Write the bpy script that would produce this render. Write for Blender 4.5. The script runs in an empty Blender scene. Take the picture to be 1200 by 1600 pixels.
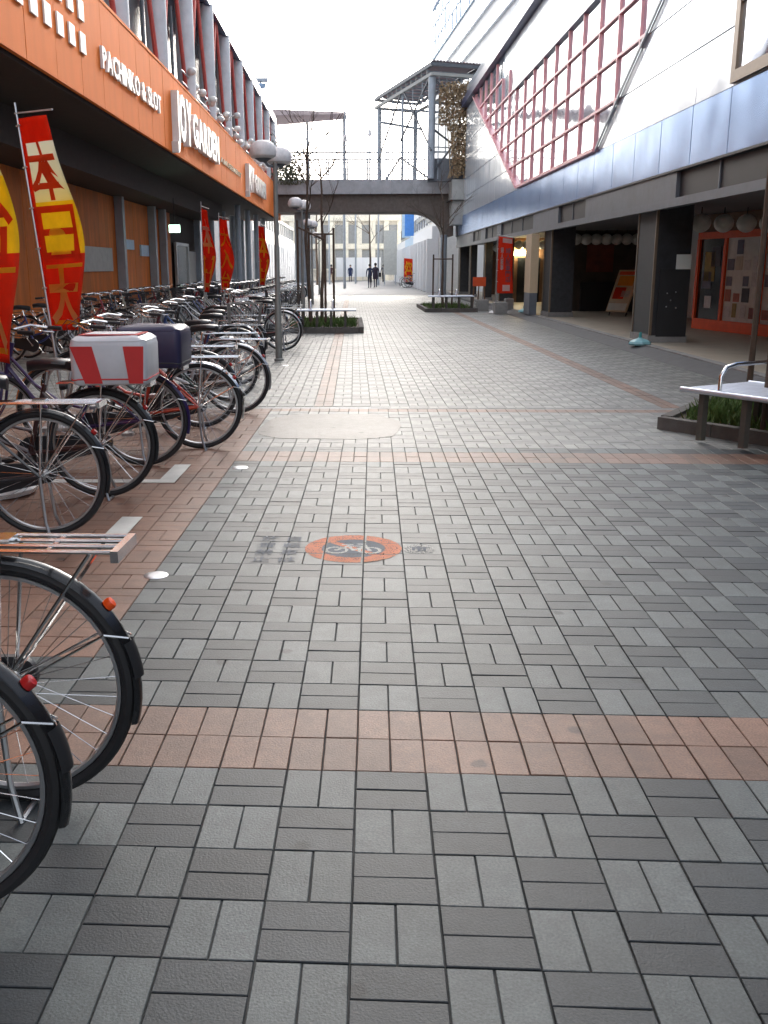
import bpy, math, random
from mathutils import Vector, Matrix
random.seed(7)
PI = math.pi
scene = bpy.context.scene
col = scene.collection

# ------------------------------------------------------------------ camera
HC = 1.414; F = 1510.0
PITCH = math.atan(382/1510); YAW = math.atan(-45/1510*math.cos(PITCH)); ROLL = math.radians(.25)
fw = Vector((math.sin(YAW)*math.cos(PITCH), math.cos(YAW)*math.cos(PITCH), -math.sin(PITCH)))
rt = Vector((math.cos(YAW), -math.sin(YAW), 0)); up = rt.cross(fw)
rt, up = rt*math.cos(ROLL)-up*math.sin(ROLL), rt*math.sin(ROLL)+up*math.cos(ROLL)
cam_d = bpy.data.cameras.new('camera'); cam = bpy.data.objects.new('camera', cam_d); col.objects.link(cam)
cam.matrix_world = Matrix(((rt.x, up.x, -fw.x, -.032), (rt.y, up.y, -fw.y, 0), (rt.z, up.z, -fw.z, HC), (0, 0, 0, 1)))
cam_d.sensor_fit = 'AUTO'; cam_d.sensor_width = 36; cam_d.lens = F/1600*36
cam_d.shift_x = 60/1600; cam_d.clip_start = .05; cam_d.clip_end = 2000
scene.camera = cam

# ------------------------------------------------------------------ world, sun, exposure
SUN_EL, SUN_AZ = math.radians(20), math.radians(21)      # azimuth clockwise from the street direction (+Y)
w = bpy.data.worlds.new('World'); scene.world = w; w.use_nodes = True
nt = w.node_tree; nt.nodes.clear()
sky = nt.nodes.new('ShaderNodeTexSky'); sky.sky_type = 'NISHITA'; sky.sun_disc = False
sky.sun_elevation = SUN_EL; sky.sun_rotation = SUN_AZ; sky.dust_density = 6; sky.air_density = 1; sky.ozone_density = 1
hsv = nt.nodes.new('ShaderNodeHueSaturation'); hsv.inputs['Saturation'].default_value = .36
bg = nt.nodes.new('ShaderNodeBackground'); bg.inputs[1].default_value = .15
wo = nt.nodes.new('ShaderNodeOutputWorld')
nt.links.new(sky.outputs[0], hsv.inputs['Color']); nt.links.new(hsv.outputs[0], bg.inputs[0]); nt.links.new(bg.outputs[0], wo.inputs[0])
sl = bpy.data.lights.new('sun', 'SUN'); sl.energy = 1.1; sl.angle = math.radians(22); sl.color = (1, .96, .9)
so = bpy.data.objects.new('sun', sl); col.objects.link(so)
so.rotation_euler = Vector((-math.sin(SUN_AZ)*math.cos(SUN_EL), -math.cos(SUN_AZ)*math.cos(SUN_EL), -math.sin(SUN_EL))).to_track_quat('-Z', 'Y').to_euler()
scene.view_settings.view_transform = 'Standard'; scene.view_settings.look = 'None'
scene.view_settings.gamma = 1; scene.view_settings.exposure = 2.2
scene.view_settings.use_curve_mapping = False

# ------------------------------------------------------------------ materials
MATS = {}
def mat(name, c, rough=.6, metal=0, var=.12, scale=6, bump=0, bscale=60, spec=.5, emit=None, estr=0, dirt=0, stretch=None, coat=0):
    if name in MATS: return MATS[name]
    m = bpy.data.materials.new(name); m.use_nodes = True; n = m.node_tree; b = n.nodes['Principled BSDF']
    b.inputs['Roughness'].default_value = rough; b.inputs['Metallic'].default_value = metal
    b.inputs['Specular IOR Level'].default_value = spec
    if coat: b.inputs['Coat Weight'].default_value = coat
    tc = n.nodes.new('ShaderNodeTexCoord'); mp = n.nodes.new('ShaderNodeMapping')
    n.links.new(tc.outputs['Object'], mp.inputs[0])
    if stretch: mp.inputs['Scale'].default_value = stretch
    nz = n.nodes.new('ShaderNodeTexNoise'); nz.inputs['Scale'].default_value = scale; nz.inputs['Detail'].default_value = 6
    nz.inputs['Roughness'].default_value = .65
    n.links.new(mp.outputs[0], nz.inputs['Vector'])
    rp = n.nodes.new('ShaderNodeMapRange'); rp.inputs['From Min'].default_value = .3; rp.inputs['From Max'].default_value = .7
    rp.inputs['To Min'].default_value = 1-var; rp.inputs['To Max'].default_value = 1+var
    n.links.new(nz.outputs[0], rp.inputs[0])
    oi = n.nodes.new('ShaderNodeObjectInfo'); r2 = n.nodes.new('ShaderNodeMapRange')
    r2.inputs['To Min'].default_value = 1-var*.5; r2.inputs['To Max'].default_value = 1+var*.5
    n.links.new(oi.outputs['Random'], r2.inputs[0])
    mu = n.nodes.new('ShaderNodeMath'); mu.operation = 'MULTIPLY'
    n.links.new(rp.outputs[0], mu.inputs[0]); n.links.new(r2.outputs[0], mu.inputs[1])
    vm = n.nodes.new('ShaderNodeVectorMath'); vm.operation = 'SCALE'; vm.inputs[0].default_value = c
    n.links.new(mu.outputs[0], vm.inputs['Scale']); out = vm.outputs[0]
    if dirt:
        n2 = n.nodes.new('ShaderNodeTexNoise'); n2.inputs['Scale'].default_value = 2.3; n2.inputs['Detail'].default_value = 8
        n.links.new(mp.outputs[0], n2.inputs['Vector'])
        r3 = n.nodes.new('ShaderNodeMapRange'); r3.inputs['From Min'].default_value = .45; r3.inputs['From Max'].default_value = .75
        r3.inputs['To Max'].default_value = dirt
        n.links.new(n2.outputs[0], r3.inputs[0])
        mx = n.nodes.new('ShaderNodeMix'); mx.data_type = 'RGBA'; mx.inputs[7].default_value = (.06, .05, .04, 1)
        n.links.new(r3.outputs[0], mx.inputs[0]); n.links.new(out, mx.inputs[6]); out = mx.outputs[2]
    n.links.new(out, b.inputs['Base Color'])
    if bump:
        nb = n.nodes.new('ShaderNodeTexNoise'); nb.inputs['Scale'].default_value = bscale; nb.inputs['Detail'].default_value = 4
        n.links.new(tc.outputs['Object'], nb.inputs['Vector'])
        bp = n.nodes.new('ShaderNodeBump'); bp.inputs['Strength'].default_value = bump; bp.inputs['Distance'].default_value = .01
        n.links.new(nb.outputs[0], bp.inputs['Height']); n.links.new(bp.outputs[0], b.inputs['Normal'])
    if emit:
        b.inputs['Emission Color'].default_value = (*emit, 1); b.inputs['Emission Strength'].default_value = estr
    MATS[name] = m; return m

def paver_mat(name, c, var=.2, rough=.54):
    if name in MATS: return MATS[name]
    m = bpy.data.materials.new(name); m.use_nodes = True; n = m.node_tree; b = n.nodes['Principled BSDF']
    L = n.links.new
    ge = n.nodes.new('ShaderNodeNewGeometry'); oi = n.nodes.new('ShaderNodeObjectInfo')
    ad = n.nodes.new('ShaderNodeMath'); ad.operation = 'ADD'; L(ge.outputs['Random Per Island'], ad.inputs[0]); L(oi.outputs['Random'], ad.inputs[1])
    fr = n.nodes.new('ShaderNodeMath'); fr.operation = 'FRACT'; L(ad.outputs[0], fr.inputs[0])
    r1 = n.nodes.new('ShaderNodeMapRange'); r1.inputs['To Min'].default_value = 1-var; r1.inputs['To Max'].default_value = 1+var; L(fr.outputs[0], r1.inputs[0])
    # world position so that grain, gum spots and stains run across the pavers
    def noise(sc, det, lo, hi, a, bb, rgh=.6):
        z = n.nodes.new('ShaderNodeTexNoise'); z.inputs['Scale'].default_value = sc; z.inputs['Detail'].default_value = det; z.inputs['Roughness'].default_value = rgh
        L(ge.outputs['Position'], z.inputs['Vector'])
        r = n.nodes.new('ShaderNodeMapRange'); r.inputs['From Min'].default_value = lo; r.inputs['From Max'].default_value = hi
        r.inputs['To Min'].default_value = a; r.inputs['To Max'].default_value = bb; L(z.outputs[0], r.inputs[0]); return r.outputs[0]
    grain = noise(150, 3, .3, .7, .72, 1.28); blot = noise(1.1, 6, .3, .7, .72, 1.22); mid = noise(14, 4, .3, .7, .84, 1.14)
    vo = n.nodes.new('ShaderNodeTexVoronoi'); vo.voronoi_dimensions = '2D'; vo.inputs['Scale'].default_value = 1.5; L(ge.outputs['Position'], vo.inputs['Vector'])
    wn = n.nodes.new('ShaderNodeTexNoise'); wn.inputs['Scale'].default_value = 25; L(ge.outputs['Position'], wn.inputs['Vector'])
    w1 = n.nodes.new('ShaderNodeMath'); w1.operation = 'MULTIPLY'; w1.inputs[1].default_value = .05; L(wn.outputs[0], w1.inputs[0])
    w2 = n.nodes.new('ShaderNodeMath'); w2.operation = 'ADD'; L(vo.outputs['Distance'], w2.inputs[0]); L(w1.outputs[0], w2.inputs[1])
    sp = n.nodes.new('ShaderNodeMapRange'); sp.inputs['From Min'].default_value = .048; sp.inputs['From Max'].default_value = .072
    sp.inputs['To Min'].default_value = .4; sp.inputs['To Max'].default_value = 1; L(w2.outputs[0], sp.inputs[0])
    v = r1.outputs[0]
    for o in (grain, blot, mid, sp.outputs[0]):
        k = n.nodes.new('ShaderNodeMath'); k.operation = 'MULTIPLY'; L(v, k.inputs[0]); L(o, k.inputs[1]); v = k.outputs[0]
    vm = n.nodes.new('ShaderNodeVectorMath'); vm.operation = 'SCALE'; vm.inputs[0].default_value = c; L(v, vm.inputs['Scale'])
    L(vm.outputs[0], b.inputs['Base Color']); b.inputs['Roughness'].default_value = rough; b.inputs['Specular IOR Level'].default_value = .45
    nb = n.nodes.new('ShaderNodeTexNoise'); nb.inputs['Scale'].default_value = 170; L(ge.outputs['Position'], nb.inputs['Vector'])
    bp = n.nodes.new('ShaderNodeBump'); bp.inputs['Strength'].default_value = .35; bp.inputs['Distance'].default_value = .003
    L(nb.outputs[0], bp.inputs['Height']); L(bp.outputs[0], b.inputs['Normal'])
    MATS[name] = m; return m

M = dict(
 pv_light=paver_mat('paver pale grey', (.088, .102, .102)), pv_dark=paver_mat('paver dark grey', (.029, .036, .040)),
 pv_pink=paver_mat('paver pink', (.18, .10, .068)), pv_sheen1=paver_mat('paver sheen grey', (.225, .228, .212), .08),  # far greys: grazing sky sheen painted in as a lighter colour
 pv_sheen2=paver_mat('paver sheen grey darker', (.17, .174, .165), .08), pv_red=paver_mat('paver parking pink', (.19, .095, .06), .14),
 mortar=mat('joint sand', (.06, .06, .058), .9, var=.3, scale=20), asphalt=mat('far road', (.19, .19, .195), .75, var=.1, scale=1, bump=.2),
 ground=mat('ground', (.16, .155, .15), .9, var=.2, scale=.4), concrete=mat('concrete', (.33, .32, .3), .85, var=.15, bump=.3, dirt=.25),
 darkconc=mat('weathered concrete', (.13, .12, .11), .9, var=.25, bump=.4, dirt=.4), slab=mat('worn slab', (.235, .215, .192), .75, var=.1, scale=3, bump=.15),
 white=mat('white paint', (.62, .62, .58), .6, var=.12, dirt=.25), whitepl=mat('white plastic', (.8, .8, .78), .35, var=.05),
 orange=mat('orange fascia panel', (.86, .225, .05), .7, spec=.08, var=.07, scale=1.5, dirt=.06, stretch=(1, 1, .25)),
 brown=mat('brown wall cladding', (.72, .20, .04), .6, spec=.2, var=.2, scale=5, dirt=.3, stretch=(1, 1, .2)),
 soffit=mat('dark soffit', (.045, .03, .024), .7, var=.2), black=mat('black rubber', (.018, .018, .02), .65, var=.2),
 blackpl=mat('black plastic', (.02, .02, .024), .4), chrome=mat('chrome', (.78, .78, .78), .18, 1, var=.05), alloy=mat('dull alloy', (.55, .56, .58), .38, 1, var=.08),
 steel=mat('stainless steel', (.74, .78, .86), .42, .65, var=.06), colgrey=mat('pale grey column paint', (.76, .8, .84), .5, var=.06, dirt=.15), facing=mat('dark facing', (.032, .036, .037), .6, var=.15, dirt=.2),
 grey=mat('grey painted steel', (.36, .40, .45), .45, .1, var=.08, dirt=.2),
 red=mat('red painted steel', (.72, .13, .11), .4, var=.1, dirt=.1), pink=mat('faded red mullion', (.86, .40, .42), .4, var=.08),
 darkwall=mat('dark upper wall', (.09, .075, .085), .4, var=.2), navy=mat('navy trim', (.03, .045, .13), .3, .2, var=.08),
 panel=mat('white cladding', (.80, .86, .93), .22, .35, var=.04, scale=1, coat=.3), bluepan=mat('blue cladding', (.25, .42, .74), .26, .7, var=.08, scale=.8),
 glass=mat('mirror glazing', (.72, .78, .86), .06, .85, var=.03, scale=1), darkglass=mat('dark glass', (.02, .022, .025), .12, .0, spec=.7),
 beam=mat('grey beam', (.135, .148, .17), .5, .1, var=.1, dirt=.2), louvre=mat('dark louvre', (.018, .017, .019), .5),
 marble=mat('black stone facing', (.035, .036, .04), .3, var=.3, scale=9), trim=mat('bronze trim', (.22, .16, .11), .4, .5),
 floor=mat('arcade floor tile', (.42, .36, .28), .5, var=.12, scale=3, dirt=.1), kerb=mat('kerb stone', (.24, .23, .22), .8, var=.2, bump=.3, dirt=.3),
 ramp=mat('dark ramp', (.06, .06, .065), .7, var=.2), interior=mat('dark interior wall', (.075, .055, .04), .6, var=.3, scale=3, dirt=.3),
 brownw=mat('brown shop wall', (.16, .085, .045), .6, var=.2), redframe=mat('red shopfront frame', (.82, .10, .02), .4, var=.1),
 lantern=mat('frosted globe', (.88, .85, .78), .35, var=.05), lampshade=mat('lamp globe', (.85, .82, .82), .45, var=.15, scale=14, dirt=.15),
 bark=mat('bark', (.11, .08, .06), .9, var=.3, scale=20, bump=.5), stake=mat('stake wood', (.10, .065, .045), .8, var=.2, scale=12),
 grass=mat('grass', (.09, .15, .035), .8, var=.35, scale=8), soil=mat('soil', (.07, .05, .035), .95, var=.3, scale=14),
 cloth_red=mat('red cloth', (.72, .06, .015), .8, var=.08), cloth_yel=mat('yellow print', (.85, .62, .03), .8, var=.1), cloth_wht=mat('white print', (.8, .8, .74), .8, var=.05),
 orange2=mat('orange reflector', (.9, .09, .01), .25, emit=None), redref=mat('red reflector', (.45, .02, .02), .2),
 aqua=mat('aqua plastic', (.32, .62, .66), .35, var=.08), cream=mat('cream board', (.62, .47, .3), .6, var=.05), paper=mat('paper', (.66, .7, .66), .7, var=.04),
 beige=mat('beige stone', (.85, .8, .68), .8, var=.12, dirt=.2), beigedark=mat('grey brown wall', (.68, .64, .57), .8, var=.15, dirt=.2), win=mat('old window', (.3, .31, .32), .25),
 hoard=mat('white hoarding', (.82, .83, .85), .5, var=.04), bluesign=mat('blue sign', (.08, .28, .75), .4), palesign=mat('pale blue sign', (.45, .62, .8), .4),
 pinkroof=mat('faded roof sheet', (.38, .30, .33), .6, var=.1), vine=mat('dry vine', (.42, .30, .18), .9, var=.35, scale=12), vine2=mat('dusty leaves', (.17, .18, .12), .9, var=.3, scale=12),
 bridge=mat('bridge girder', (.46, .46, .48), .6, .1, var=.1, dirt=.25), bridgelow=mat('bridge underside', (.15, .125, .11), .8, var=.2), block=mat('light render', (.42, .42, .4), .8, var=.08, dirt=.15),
 box_white=mat('white vinyl', (.62, .63, .66), .45, var=.08), box_red=mat('red vinyl', (.6, .035, .035), .4, var=.06), box_navy=mat('navy vinyl', (.03, .028, .075), .45, var=.1),
 skin=mat('skin', (.5, .32, .24), .6), hair=mat('hair', (.02, .016, .014), .6), inkblue=mat('navy print', (.07, .09, .12), .7, var=.15), inkor=mat('orange print', (.58, .17, .07), .7, var=.15),
 inkpale=mat('pale print', (.45, .45, .41), .7, var=.15), tube=mat('lit tube', (.9, .9, .8), .5, emit=(1, .85, .5), estr=9), green_lit=mat('lit exit sign', (.5, .8, .6), .5, emit=(.6, 1, .75), estr=1.6),
 wall_white=mat('shop white wall', (.82, .82, .8), .7, var=.08), shutter=mat('grey shutter', (.5, .5, .47), .6), amber=mat('amber reflector', (.8, .3, .03), .25),
)
for k_ in ('cloth_red','cloth_yel','cloth_wht'):
    n = MATS[M[k_].name].node_tree; b_ = n.nodes['Principled BSDF']; tr = n.nodes.new('ShaderNodeBsdfTranslucent'); mx = n.nodes.new('ShaderNodeMixShader'); mx.inputs[0].default_value = .55
    n.links.new(b_.inputs['Base Color'].links[0].from_socket, tr.inputs[0]); n.links.new(b_.outputs[0], mx.inputs[1]); n.links.new(tr.outputs[0], mx.inputs[2])
    n.links.new(mx.outputs[0], n.nodes['Material Output'].inputs[0])
for k_ in ('panel','bluepan','glass'):     # slightly wavy sheet metal
    n = MATS[M[k_].name].node_tree; ge = n.nodes.new('ShaderNodeNewGeometry'); z_ = n.nodes.new('ShaderNodeTexNoise'); z_.inputs['Scale'].default_value = 1.1; z_.inputs['Detail'].default_value = 1
    bp = n.nodes.new('ShaderNodeBump'); bp.inputs['Strength'].default_value = .5; bp.inputs['Distance'].default_value = .03
    n.links.new(ge.outputs['Position'], z_.inputs['Vector']); n.links.new(z_.outputs[0], bp.inputs['Height']); n.links.new(bp.outputs[0], n.nodes['Principled BSDF'].inputs['Normal'])
def _grad():
    m = bpy.data.materials.new('white to yellow print'); m.use_nodes = True; n = m.node_tree; b_ = n.nodes['Principled BSDF']; b_.inputs['Roughness'].default_value = .8
    tc = n.nodes.new('ShaderNodeTexCoord'); sx = n.nodes.new('ShaderNodeSeparateXYZ'); mr = n.nodes.new('ShaderNodeMapRange'); mr.inputs['From Min'].default_value = .85; mr.inputs['From Max'].default_value = 2.6
    cr = n.nodes.new('ShaderNodeValToRGB'); E_ = cr.color_ramp.elements; E_[0].color = (.85,.75,.35,1); E_[1].color = (.9,.9,.84,1); e = E_.new(.3); e.color = (.88,.62,.03,1); e = E_.new(.5); e.color = (.88,.66,.06,1); e = E_.new(.72); e.color = (.84,.8,.6,1)
    n.links.new(tc.outputs['Object'], sx.inputs[0]); n.links.new(sx.outputs['Z'], mr.inputs[0]); n.links.new(mr.outputs[0], cr.inputs[0]); n.links.new(cr.outputs[0], b_.inputs['Base Color'])
    tr = n.nodes.new('ShaderNodeBsdfTranslucent'); mx = n.nodes.new('ShaderNodeMixShader'); mx.inputs[0].default_value = .55; n.links.new(cr.outputs[0], tr.inputs[0])
    n.links.new(b_.outputs[0], mx.inputs[1]); n.links.new(tr.outputs[0], mx.inputs[2]); n.links.new(mx.outputs[0], n.nodes['Material Output'].inputs[0]); return m
M['cloth_grad'] = _grad()
def paint(name, c): return mat(name, c, .3, .15, var=.06, coat=.4)

# ------------------------------------------------------------------ mesh builder
class MB:
    def __init__(s): s.v = []; s.f = []; s.m = []; s.mi = 0
    def add(s, vs, fs):
        o = len(s.v); s.v += [tuple(x) for x in vs]; s.f += [tuple(i+o for i in q) for q in fs]; s.m += [s.mi]*len(fs); return s
    def box(s, x0, x1, y0, y1, z0, z1):
        return s.add([(x0,y0,z0),(x1,y0,z0),(x1,y1,z0),(x0,y1,z0),(x0,y0,z1),(x1,y0,z1),(x1,y1,z1),(x0,y1,z1)],
                     [(0,3,2,1),(4,5,6,7),(0,1,5,4),(1,2,6,5),(2,3,7,6),(3,0,4,7)])
    def cham(s, x0, x1, y0, y1, z0, z1, c=.003):
        return s.add([(x0,y0,z0),(x1,y0,z0),(x1,y1,z0),(x0,y1,z0),(x0,y0,z1-c),(x1,y0,z1-c),(x1,y1,z1-c),(x0,y1,z1-c),
                      (x0+c,y0+c,z1),(x1-c,y0+c,z1),(x1-c,y1-c,z1),(x0+c,y1-c,z1)],
                     [(8,9,10,11),(0,1,5,4),(1,2,6,5),(2,3,7,6),(3,0,4,7),(4,5,9,8),(5,6,10,9),(6,7,11,10),(7,4,8,11)])
    def bar(s, p, q, w, h=None):
        p = Vector(p); q = Vector(q); h = h or w; d = (q-p).normalized()
        a = d.cross(Vector((0,0,1)));
        if a.length < .05: a = d.cross(Vector((0,1,0)))
        a.normalize(); b = d.cross(a); a = a*w/2; b = b*h/2
        return s.add([p-a-b,p+a-b,p+a+b,p-a+b,q-a-b,q+a-b,q+a+b,q-a+b],[(0,1,2,3),(7,6,5,4),(0,4,5,1),(1,5,6,2),(2,6,7,3),(3,7,4,0)])
    def tube(s, pts, r, n=8, closed=False, cap=True):
        pts = [Vector(p) for p in pts]; k = len(pts); rs = r if isinstance(r, (list, tuple)) else [r]*k
        ref = None; vs = []
        for i, p in enumerate(pts):
            if closed: d = pts[(i+1) % k]-pts[i-1]
            else: d = pts[min(i+1, k-1)]-pts[max(i-1, 0)]
            d.normalize()
            if ref is None:
                ref = d.cross(Vector((0,0,1)))
                if ref.length < .1: ref = d.cross(Vector((0,1,0)))
            a = (ref-d*ref.dot(d)).normalized(); ref = a; b = d.cross(a)
            for j in range(n):
                t = 2*PI*j/n; vs.append(p+(a*math.cos(t)+b*math.sin(t))*rs[i])
        fs = []
        for i in range(k if closed else k-1):
            for j in range(n):
                i2 = (i+1) % k; j2 = (j+1) % n
                fs.append((i*n+j, i*n+j2, i2*n+j2, i2*n+j))
        if cap and not closed: fs += [tuple(range(n))[::-1], tuple((k-1)*n+j for j in range(n))]
        return s.add(vs, fs)
    def torus(s, c, R, r, n=40, m=8, axis='y', sx=1, a0=0, a1=2*PI):
        full = abs(a1-a0-2*PI) < 1e-4; pts = []
        for i in range(n if full else n+1):
            t = a0+(a1-a0)*i/n; pts.append((t, math.cos(t), math.sin(t)))
        vs = []
        for t, ct, st in pts:
            for j in range(m):
                q = 2*PI*j/m; rr = R+r*math.cos(q); o = r*math.sin(q)*sx
                if axis == 'y': vs.append((c[0]+rr*ct, c[1]+o, c[2]+rr*st))
                else: vs.append((c[0]+rr*ct, c[1]+rr*st, c[2]+o))
        fs = []; k = len(pts)
        for i in range(k if full else k-1):
            for j in range(m): fs.append((i*m+j, ((i+1)%k)*m+j, ((i+1)%k)*m+(j+1)%m, i*m+(j+1)%m))
        return s.add(vs, fs)
    def lathe(s, prof, c=(0,0,0), n=16):
        vs = []; k = len(prof)
        for r, z in prof:
            for j in range(n):
                t = 2*PI*j/n; vs.append((c[0]+r*math.cos(t), c[1]+r*math.sin(t), c[2]+z))
        fs = [(i*n+j, i*n+(j+1)%n, (i+1)*n+(j+1)%n, (i+1)*n+j) for i in range(k-1) for j in range(n)]
        return s.add(vs, fs)
    def ball(s, c, r, n=14, sz=1):
        return s.lathe([(max(r*math.sin(PI*i/(n//2+1)), .0005), -r*sz*math.cos(PI*i/(n//2+1))) for i in range(n//2+2)], c, n)
    def prism(s, pts, ext):      # pts: 3d polygon, ext: vector
        e = Vector(ext); k = len(pts); a = [Vector(p) for p in pts]
        return s.add(a+[p+e for p in a], [tuple(range(k)), tuple(range(2*k-1, k-1, -1))]+[(i, k+i, k+(i+1)%k, (i+1)%k) for i in range(k)])
    def mesh(s, name, mats, smooth=False):
        me = bpy.data.meshes.new(name); me.from_pydata(s.v, [], s.f)
        for x in (mats if isinstance(mats, (list, tuple)) else [mats]): me.materials.append(x)
        if any(s.m): me.polygons.foreach_set('material_index', s.m)
        if smooth:
            me.polygons.foreach_set('use_smooth', [True]*len(me.polygons)); me.update()
            try: me.set_sharp_from_angle(angle=math.radians(38))
            except Exception: pass
        me.validate(); return me
    def build(s, name, mats, parent=None, smooth=False, **k): return obj(name, s.mesh(name, mats, smooth), parent, **k)
def obj(name, me, parent=None, loc=None, rot=None, label=None, cat=None, group=None, kind=None):
    o = bpy.data.objects.new(name, me); col.objects.link(o)
    if parent: o.parent = parent
    if loc: o.location = loc
    if rot: o.rotation_euler = rot
    if label: o['label'] = label
    if cat: o['category'] = cat
    if group: o['group'] = group
    if kind: o['kind'] = kind
    return o
def thing(name, label, cat, loc=(0,0,0), rz=0, group=None):
    return obj(name, None, None, loc, (0,0,rz), label, cat, group)
def copy_tree(o, parent=None):
    c = o.copy(); col.objects.link(c); c.parent = parent
    for ch in KIDS.get(o.name, []): pass
    for ch in [x for x in o.children]: copy_tree(ch, c)
    return c
KIDS = {}
ONE = 'first second third fourth fifth sixth seventh eighth ninth tenth eleventh twelfth thirteenth fourteenth fifteenth sixteenth seventeenth eighteenth nineteenth'.split()
TH = math.radians(1.1); CT, ST = math.cos(TH), math.sin(TH)
def S(x, s, z=0): return (x*CT-s*ST, x*ST+s*CT, z)        # street frame to world
def text_data(body, size, bold=0, extrude=0, align='LEFT'):
    k = bpy.data.curves.new('t', 'FONT'); k.body = body; k.size = size; k.offset = bold; k.extrude = extrude; k.resolution_u = 3
    k.align_x = align
    ob = bpy.data.objects.new('t', k); col.objects.link(ob)
    me = ob.to_mesh(); vs = [v.co.copy() for v in me.vertices]; fs = [tuple(p.vertices) for p in me.polygons]
    ob.to_mesh_clear(); bpy.data.objects.remove(ob); bpy.data.curves.remove(k); return vs, fs

# ------------------------------------------------------------------ ground and paving
MB().add([(-600,-300,-.06),(600,-300,-.06),(600,1500,-.06),(-600,1500,-.06)],[(0,1,2,3)]).build('ground', M['ground'], kind='structure')
pav = MB().box(-7.5, 9.5, -6, 52, -.05, -.007).build('street_paving', M['mortar'], kind='structure')
MB().add([S(-9,51.9,-.003),S(12,51.9,-.003),S(12,112,-.003),S(-9,112,-.003)],[(0,1,2,3)]).build('far_road', M['asphalt'], kind='structure')
def vis(x, y):
    d = Vector((x, y, -HC)); z = d.dot(fw)
    if z < .2: return False
    px = 540+F*d.dot(rt)/z; py = 800-F*d.dot(up)/z
    return -40 < px < 1240 and py < 1640
G = .0036
near = []; field = MB(); cnt = 0; SK = .026
def put(x0, x1, y0, y1, mi): near.append(((x0+x1)/2, (y0+y1)/2, x0, x1, y0, y1, mi))
X0 = -4.2; Y0 = 1.728-.2*12
# the grid is counted from row k = 0 at 1.728 m
def cell_x(i): return -.0775+.2*i
xa = None
for k in range(-12, 41):
    y = 1.728+.2*k
    for i in range(-24, 27):
        x = cell_x(i)
        pink_row = k in (4, 5) or k in (27, 28) or k == 40
        left = x+.1 < -1.1
        light = ((i+k) % 2 == 0)
        if pink_row or left:
            if left and y < 3.3 and not pink_row: mi = 0 if light else 1; vert = light
            else: mi = 2 if not left else 4; vert = True if pink_row else light
        else: mi = 0 if light else 1; vert = light
        if y > 7.6 and mi in (0, 1): mi = 3 if light else 5  # same pavers farther off, lightened to carry painted sky sheen
        if vert: put(x, x+.1, y, y+.2, mi); put(x+.1, x+.2, y, y+.2, mi)
        else: put(x, x+.2, y, y+.1, mi); put(x, x+.2, y+.1, y+.2, mi)
near.sort(key=lambda t: (0 if vis(t[0], t[1]) else 1, t[0]**2+t[1]**2))
PM = [M['pv_light'], M['pv_dark'], M['pv_pink'], M['pv_sheen1'], M['pv_red'], M['pv_sheen2']]
share = {}
def skew(m): m.v = [(x, y-SK*x, z) for x, y, z in m.v]; return m
for idx, (cx, cy, x0, x1, y0, y1, mi) in enumerate(near):
    if idx < 300:
        w_, h_ = x1-x0, y1-y0; key = (w_ > .15, mi)
        if key not in share:
            share[key] = skew(MB().cham(-w_/2+G/2, w_/2-G/2, -h_/2+G/2, h_/2-G/2, -.012, 0, .0018)).mesh('paver', PM[mi])
        obj('paver', share[key], pav, (cx+random.uniform(-.0006,.0006), cy-SK*cx+random.uniform(-.0006,.0006), random.uniform(-.0016,.0008)),
            (random.uniform(-.006,.006), random.uniform(-.006,.006), random.uniform(-.006,.006)))
    else:
        dz = random.uniform(-.0016, .0008); field.mi = mi
        field.cham(x0+G/2, x1-G/2, y0+G/2, y1-G/2, -.012, dz, .0018)
skew(field)
# farther on the grid follows the street's own direction
for k in range(0, 210):
    s = 9.93+.2*k
    if s > 51.6: break
    for i in range(-27, 26):
        x = -.46+.2*i
        c = S(x+.1, s+.1)
        if c[1] < 10.03-SK*c[0]*1.6 or (x > 4.55 and i != 18): continue
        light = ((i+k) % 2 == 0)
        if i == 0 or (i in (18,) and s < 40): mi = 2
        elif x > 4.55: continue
        else: mi = 3 if light else 5  # greys with the sheen painted in
        if x < -3.2 and s > 36: continue
        field.mi = mi
        rects = [(x, x+.1, s, s+.2), (x+.1, x+.2, s, s+.2)] if (light or mi == 2) else [(x, x+.2, s, s+.1), (x, x+.2, s+.1, s+.2)]
        dz = random.uniform(-.0012, .0006)
        for a, b, c0, d0 in rects:
            a += G/2; b -= G/2; c0 += G/2; d0 -= G/2; e = .0018
            field.add([S(a,c0,-.006),S(b,c0,-.006),S(b,d0,-.006),S(a,d0,-.006),S(a+e,c0+e,dz),S(b-e,c0+e,dz),S(b-e,d0-e,dz),S(a+e,d0-e,dz)],
                      [(4,5,6,7),(0,1,5,4),(1,2,6,5),(2,3,7,6),(3,0,4,7)])
skew(MB().box(-5.5, 5, 9.936, 10.2, -.01, -.0035)).build('edge_strip', M['pv_sheen2'], pav)
field.build('paver_field', PM, pav, kind='stuff')
# worn slab patch let into the paving
pts = []
J0 = random.Random(2)
for i in range(28):
    t = 2*PI*i/28; c, s_ = math.cos(t), math.sin(t)
    q_ = 1+J0.uniform(-.05, .05); pts.append((-.42+q_*.62*math.copysign(abs(c)**.6, c), 8.82+q_*.74*math.copysign(abs(s_)**.6, s_), -.005))
MB().prism(pts, (0,0,.0066)).build('cover_slab', paver_mat('dusty patch', (.165, .15, .132), .02), pav)
# white paint marks of the bicycle bays
def bay_mark(y0, lab):
    m = MB(); m.box(-1.5, -1.38, y0-.62, y0, .0005, .003); m.box(-2.3, -1.5, y0-.62, y0-.52, .0005, .003)
    m.build('bay_marking', M['white'], kind='structure')
bay_mark(5.60, 'a'); bay_mark(7.15, 'b')
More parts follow.
